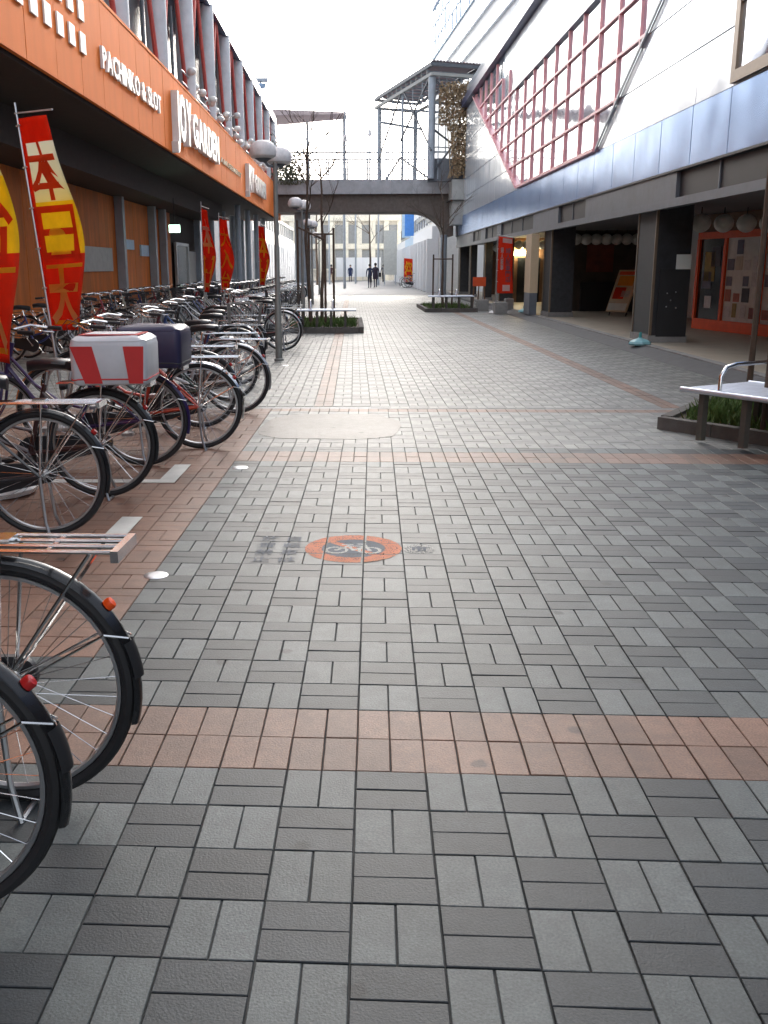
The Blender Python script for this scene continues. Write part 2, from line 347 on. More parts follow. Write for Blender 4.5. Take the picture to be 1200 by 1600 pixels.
# tactile line across the street at the crossing
m = MB()
for i in range(46):
    m.box(-.11, .11, -.14, .14, -.006, .006) if False else m.add([S(-5+i*.2+a, 51.5+b, c) for c in (-.006,.008) for a, b in ((0,-.14),(.17,-.14),(.17,.14),(0,.14))],
        [(4,5,6,7),(0,1,5,4),(1,2,6,5),(2,3,7,6),(3,0,4,7)])
m.build('tactile_strip', M['white'], kind='structure')
# round studs on the paving line
for x, y, lab in ((-1.06, 4.46, 'round bare metal survey disc set in the grey pavers beside the nearest white bay mark'),
                  (-1.0, 7.0, 'round bare metal disc in the pavers by the far pink paver band'),
                  (-1.35, 14.6, 'small pale metal disc on the paving beside the nearest lamp post')):
    m = MB().lathe([(.0005,.006),(.03,.007),(.052,.005),(.058,.0015)], n=20)
    o = m.build('metal_disc', M['alloy'], None, True, loc=(x, y, 0), label=lab, cat='stud', group='metal discs in the paving')

# printed no-cycling sign on the pavers
sg = thing('ground_sign', 'worn round orange and navy bicycle ban sign printed on the grey pavers', 'ground sign', (-.132, 4.83, .0015)); sg.rotation_euler = (0, 0, -SK)
def onjoint(x, y):
    gx = (x-.132+.0775) % .2; gy = (y+4.83-1.728) % .2
    return gx < .006 or gx > .194 or gy < .004 or gy > .196
def emblem(x, y):     # bicycle picture
    for c in (-.085, .085):
        d = math.hypot(x-c, y+.035)
        if .045 < d < .062 or d < .012: return True
    def seg(ax, ay, bx, by, w):
        t = max(0, min(1, ((x-ax)*(bx-ax)+(y-ay)*(by-ay))/((bx-ax)**2+(by-ay)**2))); return math.hypot(x-ax-t*(bx-ax), y-ay-t*(by-ay)) < w
    return seg(-.085,-.035,-.03,.04,.008) or seg(-.03,.04,.065,.04,.008) or seg(.065,.04,.0,-.035,.008) or seg(0,-.035,-.03,.06,.008) or \
        seg(.085,-.035,.055,.075,.008) or seg(.055,.075,.02,.08,.008) or seg(-.055,.065,-.01,.065,.01)
rings = [MB(), MB(), MB()]
q = .0055; n_ = int(.25/q)
for i in range(-n_-1, n_+2):
    for j in range(-n_-1, n_+2):
        x, y = i*q, j*q; d = math.hypot(x, y)
        if d > .25 or onjoint(x, y): continue
        if d > .165: k = 0
        elif emblem(x, y): k = 2
        elif abs(x*.7+y*.7) < .02: k = 0
        else: k = 1
        wear = .5+.5*math.sin(x*43+1.3)*math.sin(y*37+x*19)
        if random.random() < (.03+.16*wear): continue
        h = q/2; rings[k].add([(x-h,y-h,0),(x+h,y-h,0),(x+h,y+h,0),(x-h,y+h,0)],[(0,1,2,3)])
rings[0].build('ring', M['inkor'], sg); rings[1].build('disc', M['inkblue'], sg); rings[2].build('pictogram', M['inkpale'], sg)
def flat_text(parent, name, body, size, x, y, m, bold=.006):
    vs, fs = text_data(body, size, bold)
    return MB().add([(v.x+x, v.y+y, .0003) for v in vs], fs).build(name, m, parent)
for j, ch in enumerate('放置禁止'): flat_text(sg, 'character', ch, .10, -.505, .13-j*.125, M['inkblue'], .001)
for j, ch in enumerate('自転車は'): flat_text(sg, 'character', ch, .10, -.375, .13-j*.125, M['inkblue'], .001)
m = MB()
for i in range(-15, 16):
    for j in range(-15, 16):
        x, y = i*q, j*q
        if math.hypot(x, y) < .08 and random.random() < .45 and not onjoint(x+.34, y): h = q/2; m.add([(.34+x-h,y-h,0),(.34+x+h,y-h,0),(.34+x+h,y+h,0),(.34+x-h,y+h,0)],[(0,1,2,3)])
m.build('seal', M['inkpale'], sg)
flat_text(sg, 'character', '市', .09, .295, -.03, M['inkblue'], .004)

# ------------------------------------------------------------------ left hall
LH = thing('amusement_hall', 'long two storey amusement hall with orange sign fascia on grey round columns, left side', 'building', (0,0,0), TH)
SL0, SL1 = -20, 51.5
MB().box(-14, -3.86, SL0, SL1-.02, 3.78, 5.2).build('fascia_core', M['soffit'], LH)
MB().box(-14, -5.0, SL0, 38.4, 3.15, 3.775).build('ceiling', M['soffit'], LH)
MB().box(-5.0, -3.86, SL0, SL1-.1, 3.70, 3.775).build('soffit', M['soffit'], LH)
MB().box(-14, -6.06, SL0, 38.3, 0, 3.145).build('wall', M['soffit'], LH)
pm = MB().box(-.03, .03, .008, 1.192, 0, 1.5).mesh('fascia_panel', M['orange'])
s = SL0+.0
k = 0
while s < SL1-.5:
    obj('fascia_panel', pm, LH, (-3.80+random.uniform(-.002,.002), s, 3.74)); s += 1.2; k += 1
MB().box(-3.9, -3.76, SL0, SL1+.1, 5.243, 5.29).build('fascia_coping', M['orange'], LH)
MB().box(-9.0, -3.77, SL1+.105, SL1+.16, 3.74, 5.24).build('end_panel', M['orange'], LH)
# wall cladding, posts, openings
s = 6.0; wp = MB().box(-.03, .03, .012, 1.788, .0, 3.14).mesh('wall_panel', M['brown'])
while s < 33: obj('wall_panel', wp, LH, (-6.02+random.uniform(-.004,.004), s, 0)); s += 1.8
for s_ in (25.6, 29.6, 31.2, 37.9):
    MB().box(-5.98, -5.78, s_-.12, s_+.12, 0, 3.15).build('pilaster', M['grey'], LH)
MB().box(-5.985, -5.95, 21.8, 24.9, 1.35, 1.9).build('notice_panel', M['shutter'], LH)
MB().box(-5.985, -5.93, 26.1, 27.3, 1.9, 2.15).build('notice_panel', M['palesign'], LH)
MB().box(-5.985, -5.93, 28.2, 29.2, 1.75, 2.05).build('notice_panel', M['palesign'], LH)
d = MB().box(-5.99, -5.94, 33.6, 35.9, 0, 2.15).build('door', M['darkglass'], LH)
m = MB(); m.box(-5.985, -5.90, 33.5, 33.62, 0, 2.25); m.box(-5.985, -5.90, 35.88, 36.0, 0, 2.25); m.box(-5.985, -5.90, 33.62, 35.88, 2.15, 2.25)
m.build('door_frame', M['alloy'], d)
MB().box(-5.99, -5.94, 36.1, 37.7, 0, 2.0).build('shutter_panel', M['shutter'], LH)
MB().box(-4.9, -4.62, 26.9, 26.95, 2.33, 2.52).build('exit_sign', M['green_lit'], LH)
MB().box(-4.77, -4.75, 26.91, 26.94, 2.52, 3.2).build('sign_hanger', M['black'], LH)
for s_ in (39.5, 43, 46.5, 50):
    MB().lathe([(.14,0),(.14,3.72)], (-5.6, s_, 0), 14).build('ground_column', M['grey'], LH, True)
    MB().lathe([(.11,0),(.11,3.72)], (-4.4, s_-1.2, 0), 12).build('ground_column', M['grey'], LH, True)
# upper storey
MB().box(-14, -4.75, SL0, SL1-.1, 5.2, 8.35).build('upper_wall', M['darkwall'], LH)
MB().box(-14.5, -3.95, SL0, SL1+.3, 8.36, 8.62).build('roof', M['navy'], LH)
MB().box(-4.05, -3.9, SL0, SL1+.35, 8.3, 8.66).build('roof_gutter', M['navy'], LH)
cm = MB().lathe([(.22,0),(.22,3.1)], (0,0,0), 18).mesh('upper_column', M['colgrey'], True)
bm1 = MB().tube([(0,0,0),(.0,1.45,3.05)], .05, 8).mesh('brace', M['red'], True)
bm2 = MB().tube([(0,0,3.05),(.0,1.45,0)], .05, 8).mesh('brace', M['red'], True)
s = 18.48-3.6*6; 
wm = MB().box(-.02,.02,.25,3.35,0,2.3).mesh('window', M['darkglass']); cwm = MB().box(-.03,.03,1.76,1.84,0,2.3).mesh('window_mullion', M['grey'])
while s < SL1-.4:
    obj('upper_column', cm, LH, (-4.08, s, 5.25))
    obj('brace', bm1, LH, (-4.05, s+.25, 5.28)); obj('brace', bm2, LH, (-4.05, s+1.95, 5.28))
    w0 = obj('window', wm, LH, (-4.735, s, 5.6)); c0 = obj('window_mullion', cwm, w0, (.03, 0, 0)); s += 3.6
lm = MB(); lm.tube([(0,0,0),(0.0,0,.12),(.16,0,.2)], .02, 6); lm2 = MB().ball((.2,0,.17), .11, 12, .85)
lma, lmb = lm.mesh('arm', M['whitepl'], True), lm2.mesh('lamp_head', M['whitepl'], True)
rq = random.Random(4)
for i in range(30):
    s = 25.5+i*.62+rq.uniform(-.2,.2)
    a = obj('floodlight', lma, LH, (-3.88+rq.uniform(-.25,.05), s, 5.26+rq.choice((0,0,.3,.55))*(1 if s < 39 else 0)), (0,0,rq.uniform(-.6,.6))); obj('lamp_head', lmb, a)
m = MB()
for z in (5.6, 5.85): m.tube([(-4.0,24.5,z),(-4.0,43,z)], .02, 6)
m.build('light_rail', M['alloy'], LH)
sqm = MB().box(-.012, .012, -.13, .13, -.13, .13).mesh('sign_square', M['whitepl'])
for r_ in range(2):
    for i in range(8): obj('sign_square', sqm, LH, (-3.755, 11.15+i*.53, 4.42+r_*.42))
def wall_text(parent, name, body, size, s0, z0, x, m, bold=.0, ext=.02, width=None, depth_side=None):
    # letters on a wall that faces +x, read in the +y direction; each letter its own part
    tot = 0; pos = []; LT = []
    for ch in body:
        if ch == ' ': tot += size*.3; continue
        vs, fs = text_data(ch, size, bold, ext); w_ = max(v.x for v in vs); mn = min(v.x for v in vs)
        LT.append((vs, fs, tot-mn)); tot += w_-mn+size*.08
    sc = (width/tot) if width else 1
    for vs, fs, off in LT:
        MB().add([(x+v.z, s0+(v.x+off)*sc, z0+v.y) for v in vs], fs).build(name, m, parent)
wall_text(LH, 'letter', 'PACHINKO & SLOT', .42, 15.85, 4.3, -3.745, M['whitepl'], .012, .02, 4.5)
wall_text(LH, 'letter', 'JOY', 1.22, 21.5, 4.06, -3.70, M['whitepl'], .05, .07, 1.95)
wall_text(LH, 'letter', 'GARDEN', .92, 23.7, 4.16, -3.71, M['whitepl'], .035, .06, 4.4)
wall_text(LH, 'letter', 'JOY', 1.1, 35.4, 4.1, -3.70, M['whitepl'], .05, .07, 2.0)
wall_text(LH, 'letter', 'GARDEN', .8, 37.8, 4.18, -3.71, M['whitepl'], .035, .06, 4.6)
wall_text(LH, 'letter', 'AMUSEMENT', .2, 29.0, 4.3, -3.755, M['cream'], .004, .01, 5.2)

# ------------------------------------------------------------------ right building
RB = thing('shopping_building', 'long building on the right with white and blue panels over a dark open arcade', 'building', (0,0,0), TH)
SR1 = 49.4; XF = 5.05
MB().box(XF+.08, 22, -8, SR1, 2.47, 8.4).build('upper_body', M['beam'], RB)
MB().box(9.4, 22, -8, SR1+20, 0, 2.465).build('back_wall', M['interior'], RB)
MB().box(XF-.02, XF+.06, -8, SR1, 2.33, 2.46).build('beam_lip', M['beam'], RB)
MB().box(XF+.06, XF+.3, -8, SR1, 2.36, 2.468).build('beam_underside', M['beam'], RB)
s0 = 13.5-1.53*14
bp_ = MB().cham(0,1,0,1,0,1) 
bp_ = MB().box(-.03, .03, .011, 1.519, .0, .84).mesh('blue_panel', M['bluepan'])
NR = int((SR1-s0)/1.53)+1
for k in range(NR):
    if s0+1.53*(k+1) <= SR1+.8: obj('blue_panel', bp_, RB, (XF+.02+random.uniform(-.001,.001), s0+1.53*k, 2.90), (0, 0, random.uniform(-.0015,.0015)))
MB().box(XF-.03, XF+.03, -8, SR1, 2.86, 2.895).build('black_trim', M['louvre'], RB)  # black strip along the foot of the blue panels
# grey panels and dark louvres in the beam
edges = [(-8,'g'),(8.6,'l'),(15.6,'g'),(21.8,'l'),(24.7,'g'),(28.2,'l'),(34.4,'g'),(35.4,'l'),(38.5,'g'),(40.0,'l'),(42.5,'g'),(SR1,'e')]
for (a, t), (b, _) in zip(edges[:-1], edges[1:]):
    if t == 'g': MB().box(XF, XF+.07, a+.005, b-.005, 2.462, 2.857).build('beam_panel', M['beam'], RB)
    else:
        lo = MB().box(XF+.062, XF+.079, a, b, 2.462, 2.857).build('louvre', M['louvre'], RB)
        n_ = max(2, int((b-a)/1.55)); mm = MB()
        for i in range(1, n_): mm.box(XF+.04, XF+.06, a+(b-a)*i/n_-.02, a+(b-a)*i/n_+.02, 2.462, 2.857)
        mm.build('louvre_bar', M['beam'], lo)
W = [(31.0,3.80),(21.0,3.78),(19.4,4.55),(17.0,5.65),(14.7,6.80),(32.0,6.80),(32.0,7.6),(35.0,7.6),(35.0,8.34),(43.1,8.34)]
def clip(poly, axis, val, keep_less):
    out = []
    for i in range(len(poly)):
        a, b = poly[i], poly[(i+1) % len(poly)]
        ia = (a[axis] <= val) == keep_less; ib = (b[axis] <= val) == keep_less
        if ia: out.append(a)
        if ia != ib:
            t = (val-a[axis])/(b[axis]-a[axis]); out.append((a[0]+t*(b[0]-a[0]), a[1]+t*(b[1]-a[1])))
    return out
def area(p): return .5*sum(p[i][0]*p[(i+1)%len(p)][1]-p[(i+1)%len(p)][0]*p[i][1] for i in range(len(p)))
rows = [3.75, 4.53, 5.30, 6.07, 6.84, 7.61, 8.38]
pm_ = [MB().box(-.03, .03, .013, 1.517, .012, rows[i+1]-rows[i]-.010).mesh('cladding_panel', M['panel']) for i in range(6)]
panes = []
for r_ in range(6):
    for k in range(NR):
        a = s0+1.53*k
        if a+1.53 > SR1+.8 or a < -4: continue
        c = clip(clip(clip(clip(W, 0, a+1.53, True), 0, a, False), 1, rows[r_+1], True), 1, rows[r_], False)
        A = abs(area(c)) if len(c) > 2 else 0
        if A < 1.53*.76: obj('cladding_panel', pm_[r_], RB, (XF+.045, a, rows[r_]), (0, random.uniform(-.002,.002), random.uniform(-.002,.002)))
        if A > .01:
            c2 = [];
            for p in c:
                if not c2 or (abs(p[0]-c2[-1][0])+abs(p[1]-c2[-1][1])) > 1e-4: c2.append(p)
            panes.append(c2)
WN = obj('picture_window', None, RB, label='large V shaped mirror window with faded red mullions')
for c in panes:
    MB().prism([(XF-.004, p[0], p[1]) for p in c], (.012, 0, 0)).build('pane', M['glass'], WN)
def cross(axis, v):
    r = []
    for i in range(len(W)):
        a, b = W[i], W[(i+1) % len(W)]
        if (a[axis] <= v) != (b[axis] <= v):
            t = (v-a[axis])/(b[axis]-a[axis]); r.append(a[1-axis]+t*(b[1-axis]-a[1-axis]))
    return sorted(r)
for k in range(NR):
    v = s0+1.53*k; r = cross(0, v)
    for a, b in zip(r[::2], r[1::2]): MB().bar((XF-.03, v, a), (XF-.03, v, b), .05).build('mullion', M['pink'], WN)
for v in rows[1:-1]:
    r = cross(1, v+.001)
    for a, b in zip(r[::2], r[1::2]): MB().bar((XF-.034, a, v), (XF-.034, b, v), .045, .05).build('mullion', M['pink'], WN)
for (a, b), wd, mt in (((0,1),.13,'pink'),((9,0),.16,'pink'),((1,2),.03,'grey'),((2,3),.03,'grey'),((3,4),.03,'grey'),((4,5),.1,'navy')):
    MB().bar((XF-.04, *W[a]), (XF-.04, *W[b]), wd, .07).build('window_edge', M[mt], WN)
nw = MB().box(XF-.01, XF+.012, 9.0, 13.35, 3.95, 6.05).build('window', M['glass'], RB)
m = MB(); m.box(XF-.05, XF+.01, 13.35, 13.5, 3.78, 6.2); m.box(XF-.05, XF+.01, 8.9, 13.35, 3.78, 3.93); m.box(XF-.05, XF+.01, 8.9, 13.35, 6.06, 6.2); m.box(XF-.04, XF, 8.9, 13.35, 4.75, 4.83)
m.build('window_frame', M['trim'], nw)
MB().box(XF-.22, XF+.3, -8, SR1+.2, 8.40, 8.72).build('parapet_band', M['navy'], RB)
MB().box(XF+.0, XF+.4, -8, SR1+.2, 8.725, 9.3).build('parapet', M['panel'], RB)
MB().box(XF-.05, 22, SR1, SR1+.08, 2.86, 8.72).build('end_wall', M['panel'], RB)
MB().box(4.97, 5.12, -8, SR1+8, -.02, .10).build('kerb', M['kerb'], RB)
MB().box(5.12, 9.4, -8, SR1+8, -.02, .097).build('arcade_floor', M['floor'], RB)
m = MB(); m.prism([(4.62,-8,.001),(4.968,-8,.001),(4.968,-8,.085)], (0, 47, 0)); m.build('kerb_ramp', M['ramp'], RB)
# columns
def acol(s_, w_=.62, d_=1.1, x=5.2):
    c = MB().box(x+.012, x+w_, s_, s_+d_, .10, 2.465).build('arcade_column', M['marble'], RB)
    MB().box(x-.03, x+w_+.03, s_-.03, s_+d_+.03, .098, .22).build('plinth', M['kerb'], c)
    f = MB(); f.box(x, x+.010, s_+.06, s_+d_-.06, .24, 2.36); f.build('side_facing', M['facing'], c)
    for y in (s_-.008, s_+d_-.03): MB().box(x-.014, x+.03, y, y+.038, .22, 2.36).build('corner_trim', M['trim'], c)
    return c
c1 = acol(16.95)
MB().box(5.3, 5.83, 16.915, 16.948, .2, 1.36).build('lower_facing', M['louvre'], c1)
bf = MB()
for px, pz in ((5.45,.95),(5.6,.97),(5.45,.72),(5.62,.7),(5.52,.83)): bf.ball((px, 16.91, pz), .014, 8)
bf.build('fixing_bolt', M['alloy'], c1)
acol(26.1, .62, 1.0); acol(35.4, .5, .9); acol(39.5, .3, .4); acol(44.5, .3, .4); acol(49.0, .5, .6); acol(6.5)
# arcade interior: cross wall, red shopfront, lit doorway
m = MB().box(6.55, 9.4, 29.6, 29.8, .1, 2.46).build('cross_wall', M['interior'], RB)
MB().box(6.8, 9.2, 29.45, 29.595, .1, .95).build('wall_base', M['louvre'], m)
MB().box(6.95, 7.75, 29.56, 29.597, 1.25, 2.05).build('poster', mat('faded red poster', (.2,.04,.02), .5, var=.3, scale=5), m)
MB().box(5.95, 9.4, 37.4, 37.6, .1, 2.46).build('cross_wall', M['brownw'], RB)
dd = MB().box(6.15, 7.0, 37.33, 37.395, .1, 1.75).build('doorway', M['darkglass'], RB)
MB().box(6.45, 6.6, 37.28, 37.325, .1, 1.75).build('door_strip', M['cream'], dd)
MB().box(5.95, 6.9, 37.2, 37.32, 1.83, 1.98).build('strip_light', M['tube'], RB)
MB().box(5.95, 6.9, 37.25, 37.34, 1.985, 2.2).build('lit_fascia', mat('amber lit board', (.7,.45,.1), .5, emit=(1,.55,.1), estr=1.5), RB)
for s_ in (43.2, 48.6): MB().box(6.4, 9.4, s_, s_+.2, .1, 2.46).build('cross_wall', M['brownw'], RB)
MB().box(6.4, 9.35, 14.0, 14.15, 2.2, 2.46).build('cross_beam', M['interior'], RB)
# red shopfront, set at an angle
ang = math.atan2(18.55-21.0, 7.62-7.18)
SF = obj('shopfront', None, RB, (7.35, 20.9, .1), (0, 0, ang))
LEN = 5.0
MB().box(-.1, LEN, .06, .16, 0, 2.36).build('shop_back', M['brownw'], SF)
m = MB()
m.box(-.1, LEN, -.02, .06, 0, .22); m.box(-.1, LEN, -.02, .06, 1.86, 2.0)
for x in (-.1, .95, 2.3, 3.6): m.box(x, x+.09, -.03, .061, .22, 1.86)
m.build('frame', M['redframe'], SF)
MB().box(-.01, .95, .02, .055, .22, 1.86).build('pane', M['darkglass'], SF)
for x in (1.04, 2.39): MB().box(x, x+1.26, .02, .055, .22, 1.86).build('display_board', mat('pale display board', (.68,.69,.67), .6), SF)
rr = random.Random(3)
pc = [mat('poster tone %d' % i, c, .5, var=.2, scale=10) for i, c in enumerate([(.03,.03,.05),(.25,.05,.04),(.55,.5,.42),(.3,.22,.05),(.6,.6,.62),(.12,.13,.2),(.4,.12,.08)])]
for x in (1.04, 2.39):
    for i in range(4):
        for j in range(5):
            if rr.random() < .8:
                a = x+.05+i*.3; b = .3+j*.31
                MB().box(a, a+rr.uniform(.12,.26), .008, .018, b, b+rr.uniform(.16,.29)).build('display_item', rr.choice(pc), SF)
for a, b, c_, d_, t in ((.2,.6,1.0,1.6,3),(.15,.5,.85,1.2,5),(.3,.55,.45,.7,4),(.45,.8,1.3,1.7,0)):
    MB().box(a, b, .008, .018, c_, d_).build('display_item', pc[t], SF)

# things in the arcade
MB().box(-.13, .13, -.004, .004, -.19, .19).build('notice', M['paper'], None, loc=S(5.7, 16.94, 1.42), rot=(0,0,TH), label='blank pale notice sheet taped on the nearest black arcade column', cat='notice')
gm = MB().ball((0,0,0), .175, 18, .95).mesh('globe', M['lantern'], True); cm_ = MB().tube([(0,0,.14),(0,0,.28)], .01, 6).mesh('hanger', M['black'])
LROW = [(17.8, 6.28, .43, 7, 'nearest', 'in front of the red shopfront'), (30.3-1.0, 6.25, .31, 8, 'middle', 'over the dark wall with the leaning board'),
        (36.6, 5.75, .3, 6, 'third', 'over the lit doorway'), (42.6, 5.7, .4, 4, 'far', 'in the far dark arcade bay')]
for s_, x0, dx, n_, nm, wh in LROW:
    for i in range(n_):
        t = thing('globe_lantern', '%s white globe from the left, %s row %s' % (ONE[i], nm, wh), 'lantern', S(x0+i*dx, s_, 2.2 if nm != 'nearest' else 2.17), TH, 'globe lanterns %s' % wh)
        obj('globe', gm, t); obj('hanger', cm_, t)
t = thing('easel_sign', 'tall narrow poster board leaning on a black stand in the arcade', 'sign board', S(7.35, 26.4, .1), TH-math.radians(58))
b = MB().add([(-.36,-.33,.12),(.36,-.33,.12),(.36,.12,1.22),(-.36,.12,1.22),(-.36,-.28,.10),(.36,-.28,.10),(.36,.17,1.20),(-.36,.17,1.20)],[(0,1,2,3),(7,6,5,4),(0,4,5,1),(1,5,6,2),(2,6,7,3),(3,7,4,0)])
b.build('board', M['cream'], t)
def onb(u0,u1,v0,v1,m,nm='print'):
    P = lambda u, v: (u, -.335+.45*v-.003, .12+1.1*v+.001)
    MB().add([P(u0,v0),P(u1,v0),P(u1,v1),P(u0,v1)],[(0,1,2,3)]).build(nm, m, t)
onb(-.33,.33,.03,.2,M['cloth_wht']); onb(-.28,.12,.3,.58,M['cloth_red']); onb(.0,.3,.35,.5,pc[2]); onb(-.25,.3,.62,.85,M['amber']); onb(-.3,.3,.88,.96,M['redframe'])
m = MB()
for x in (-.3,.3): m.bar((x,-.25,0),(x,.1,1.15),.025); m.bar((x,.45,0),(x,.12,1.1),.025)
m.bar((-.3,-.2,.13),(.3,-.2,.13),.02); m.bar((-.3,.42,.1),(.3,.42,.1),.02); m.build('stand', M['blackpl'], t)
def banner_base(loc, sc, lab):
    t = thing('water_weight', lab, 'water weight', loc)
    m = MB().lathe([(.0005,0),(.21*sc,0),(.23*sc,.03*sc),(.21*sc,.075*sc),(.12*sc,.115*sc),(.05*sc,.135*sc),(.045*sc,.15*sc),(.0005,.15*sc)], n=8); m.build('tank', M['aqua'], t)
    MB().lathe([(.03*sc,.14*sc),(.032*sc,.22*sc),(.02*sc,.26*sc),(.0005,.26*sc)], n=10).build('socket', mat('teal plastic', (.06,.3,.3), .4), t)
banner_base(S(4.93, 16.6, .085), .85, 'pale aqua eight sided water filled banner base on the kerb by the nearest column')
banner_base(S(5.02, 29.0, .10), .75, 'small pale aqua banner base on the kerb beside the cream board')
t = thing('board', 'tall cream board with dark foot standing against the second column', 'board', S(4.98, 27.4, .1), TH)
MB().box(-.1, .12, 0, .9, .6, 2.2).build('panel', M['cream'], t); MB().box(-.095, .115, .005, .895, 0, .598).build('foot', M['beam'], t)

# ------------------------------------------------------------------ cloth banners on poles
def nobori(loc, rz, w_, h_, zb, chars, lean, lab, group=None, scheme=0, bow=.12, block=False, base=True):
    t = thing('banner_flag', lab, 'banner', loc, rz, group)
    t.rotation_euler = (Matrix.Rotation(math.radians(lean), 3, 'Y') @ Matrix.Rotation(rz, 3, 'Z')).to_euler(); lean = 0
    top = zb+h_+.05
    px = lambda z: lean*(z/top)
    MB().tube([(px(0),0,0),(px(top*.5),0,top*.5),(px(top+.08),0,top+.08)], [.016,.013,.010], 8).build('pole', M['alloy'], t, True)
    MB().bar((px(top)-.03,0,top),(px(top)+w_+.02,bow*.3,top-.08),.012).build('top_rod', M['whitepl'], t)
    def P(u, v, off=0):  # u 0..1 across, v 0..1 up
        z = zb+h_*v-.06*u*v; k = math.sin(v*PI)*bow*u+.03*math.sin(v*9+u*4)*u
        return (px(z)+.02+w_*u*(1-.12*(v**2)), k+off, z)
    m = MB(); NU, NV = 10, 44
    vs = [P(i/NU, j/NV) for j in range(NV+1) for i in range(NU+1)]
    m.add(vs, [(j*(NU+1)+i, j*(NU+1)+i+1, (j+1)*(NU+1)+i+1, (j+1)*(NU+1)+i) for j in range(NV) for i in range(NU)])
    if scheme == 0 and len(chars) == 3:
        m.m = [0 if i == 0 or not .35 < j/NV < .88 else (1 if j/NV > .61 else 2) for j in range(NV) for i in range(NU)]
    cl = m.build('cloth', [M['cloth_red'], M['cloth_grad'], M['cloth_yel']], t, True)
    sm = cl.modifiers.new('thickness', 'SOLIDIFY'); sm.thickness = .002
    def patch(u0,u1,v0,v1,mt,off,name='print'):
        mm = MB(); n1, n2 = 4, max(2, int((v1-v0)*22)); 
        mm.add([P(u0+(u1-u0)*i/n1, v0+(v1-v0)*j/n2, off) for j in range(n2+1) for i in range(n1+1)], [(j*(n1+1)+i, j*(n1+1)+i+1, (j+1)*(n1+1)+i+1, (j+1)*(n1+1)+i) for j in range(n2) for i in range(n1)])
        mm.build(name, mt, cl)
    n_ = len(chars)
    for i, ch in enumerate(chars):
        vs, fs = text_data(ch, 1, (.04 if (i == 2 and scheme == 0) else .014) if scheme < 2 else .01)
        x0 = min(v.x for v in vs); x1 = max(v.x for v in vs); y0 = min(v.y for v in vs); y1 = max(v.y for v in vs)
        if scheme < 2: ua, ub = .07, .96
        else: ua, ub = .52, .86
        va = 1-(.1+(i+1)*.88/n_)+.012; vb = 1-(.1+i*.88/n_)-.012
        if scheme == 2: va = .2+ (n_-1-i)*.62/n_; vb = va+.6/n_
        mt = (M['cloth_grad'] if i == 2 or n_ == 2 else M['cloth_red']) if scheme == 0 else (M['cloth_yel'] if scheme == 1 else M['inkblue'])
        MB().add([P(ua+(ub-ua)*(v.x-x0)/(x1-x0), va+(vb-va)*(v.y-y0)/(y1-y0), -.006) for v in vs], fs).build('character', mt, cl)
        if scheme == 2 and i < 4:
            MB().add([P(.18+.2*(v.x-x0)/(x1-x0), va+(vb-va)*(v.y-y0)/(y1-y0), -.006) for v in vs], fs).build('character', M['inkpale'], cl)
    if scheme == 2: patch(.3,.95,.9,.98,M['cloth_wht'],-.005); patch(.35,.8,.04,.15,M['cloth_wht'],-.005)
    if scheme == 0:
        if n_ == 3:
            patch(.12,.97,.30,.318,M['cloth_yel'],-.004); patch(.12,.97,.03,.05,M['cloth_yel'],-.004)
    lp = MB()
    for i in range(6):
        z = zb+h_*(.02+.19*i); lp.bar((px(z)-.02,0,z),(px(z)+.04,0,z),.03,.012)
    lp.build('loop', M['cloth_wht'], cl)
    if base: MB().lathe([(.0005,0),(.2,0),(.22,.03),(.18,.08),(.05,.12),(.03,.2),(.0005,.2)], n=10).build('base', M['whitepl'], t)
    return t
nobori((-2.83, 9.0, 0), math.radians(-48), .60, 1.78, .88, '本日大', -5, 'large red banner lettered in white and yellow, second from the left edge', 'red banners between the bicycles', 0)
nobori((-2.42, 6.3, 0), math.radians(-52), .58, 1.75, .86, '新台入', -4, 'red banner at the left edge, mostly cut off by the frame', 'red banners between the bicycles', 0)
nobori(S(-3.03, 20.2), math.radians(-68), .5, 1.6, .95, '本日', .0, 'narrow red and white banner before the hall doorway', 'red banners between the bicycles', 0)
nobori(S(-3.22, 24.2), math.radians(-62), .55, 1.7, .85, '大入台', .0, 'red banner with yellow lettering near the end of the brown wall', 'red banners between the bicycles', 1)
nobori(S(-2.68, 28.2), math.radians(-66), .5, 1.6, .95, '本日', .0, 'farthest red banner among the parked bicycles, left of the lamp post', 'red banners between the bicycles', 1)
nobori(S(4.35, 30.3), math.radians(4), .5, 1.7, .62, '婦人服専門店', .0, 'red banner with dark lettering beside concrete blocks by the arcade', None, 2, .1)
def block(loc, w_, h_, lab):
    m = MB().cham(-w_/2, w_/2, -w_/2, w_/2, 0, h_, .015); m.box(-w_*.14, w_*.14, -w_*.14, w_*.14, h_, h_+.02)
    m.build('concrete_block', M['concrete'], None, loc=loc, rot=(0,0,.1), label=lab, cat='block')
block(S(4.2, 32.4), .36, .36, 'square concrete block farthest left of the red lettered banner')
block(S(4.45, 30.1), .38, .36, 'square concrete block under the red lettered banner')
block(S(4.95, 31.5), .26, .42, 'tall narrow concrete block right of the red lettered banner')
t = thing('easel', 'small red topped wooden easel standing in the dark arcade left of the banner', 'easel', S(4.6, 36.5, 0), TH)
m = MB(); m.bar((-.22,0,0),(-.18,0,1.0),.05); m.bar((.22,0,0),(.18,0,1.0),.05); m.bar((0,.3,0),(0,.02,.95),.04); m.build('frame', M['brownw'], t)
MB().box(-.24,.24,-.05,-.025,.72,1.05).build('board', M['redframe'], t)

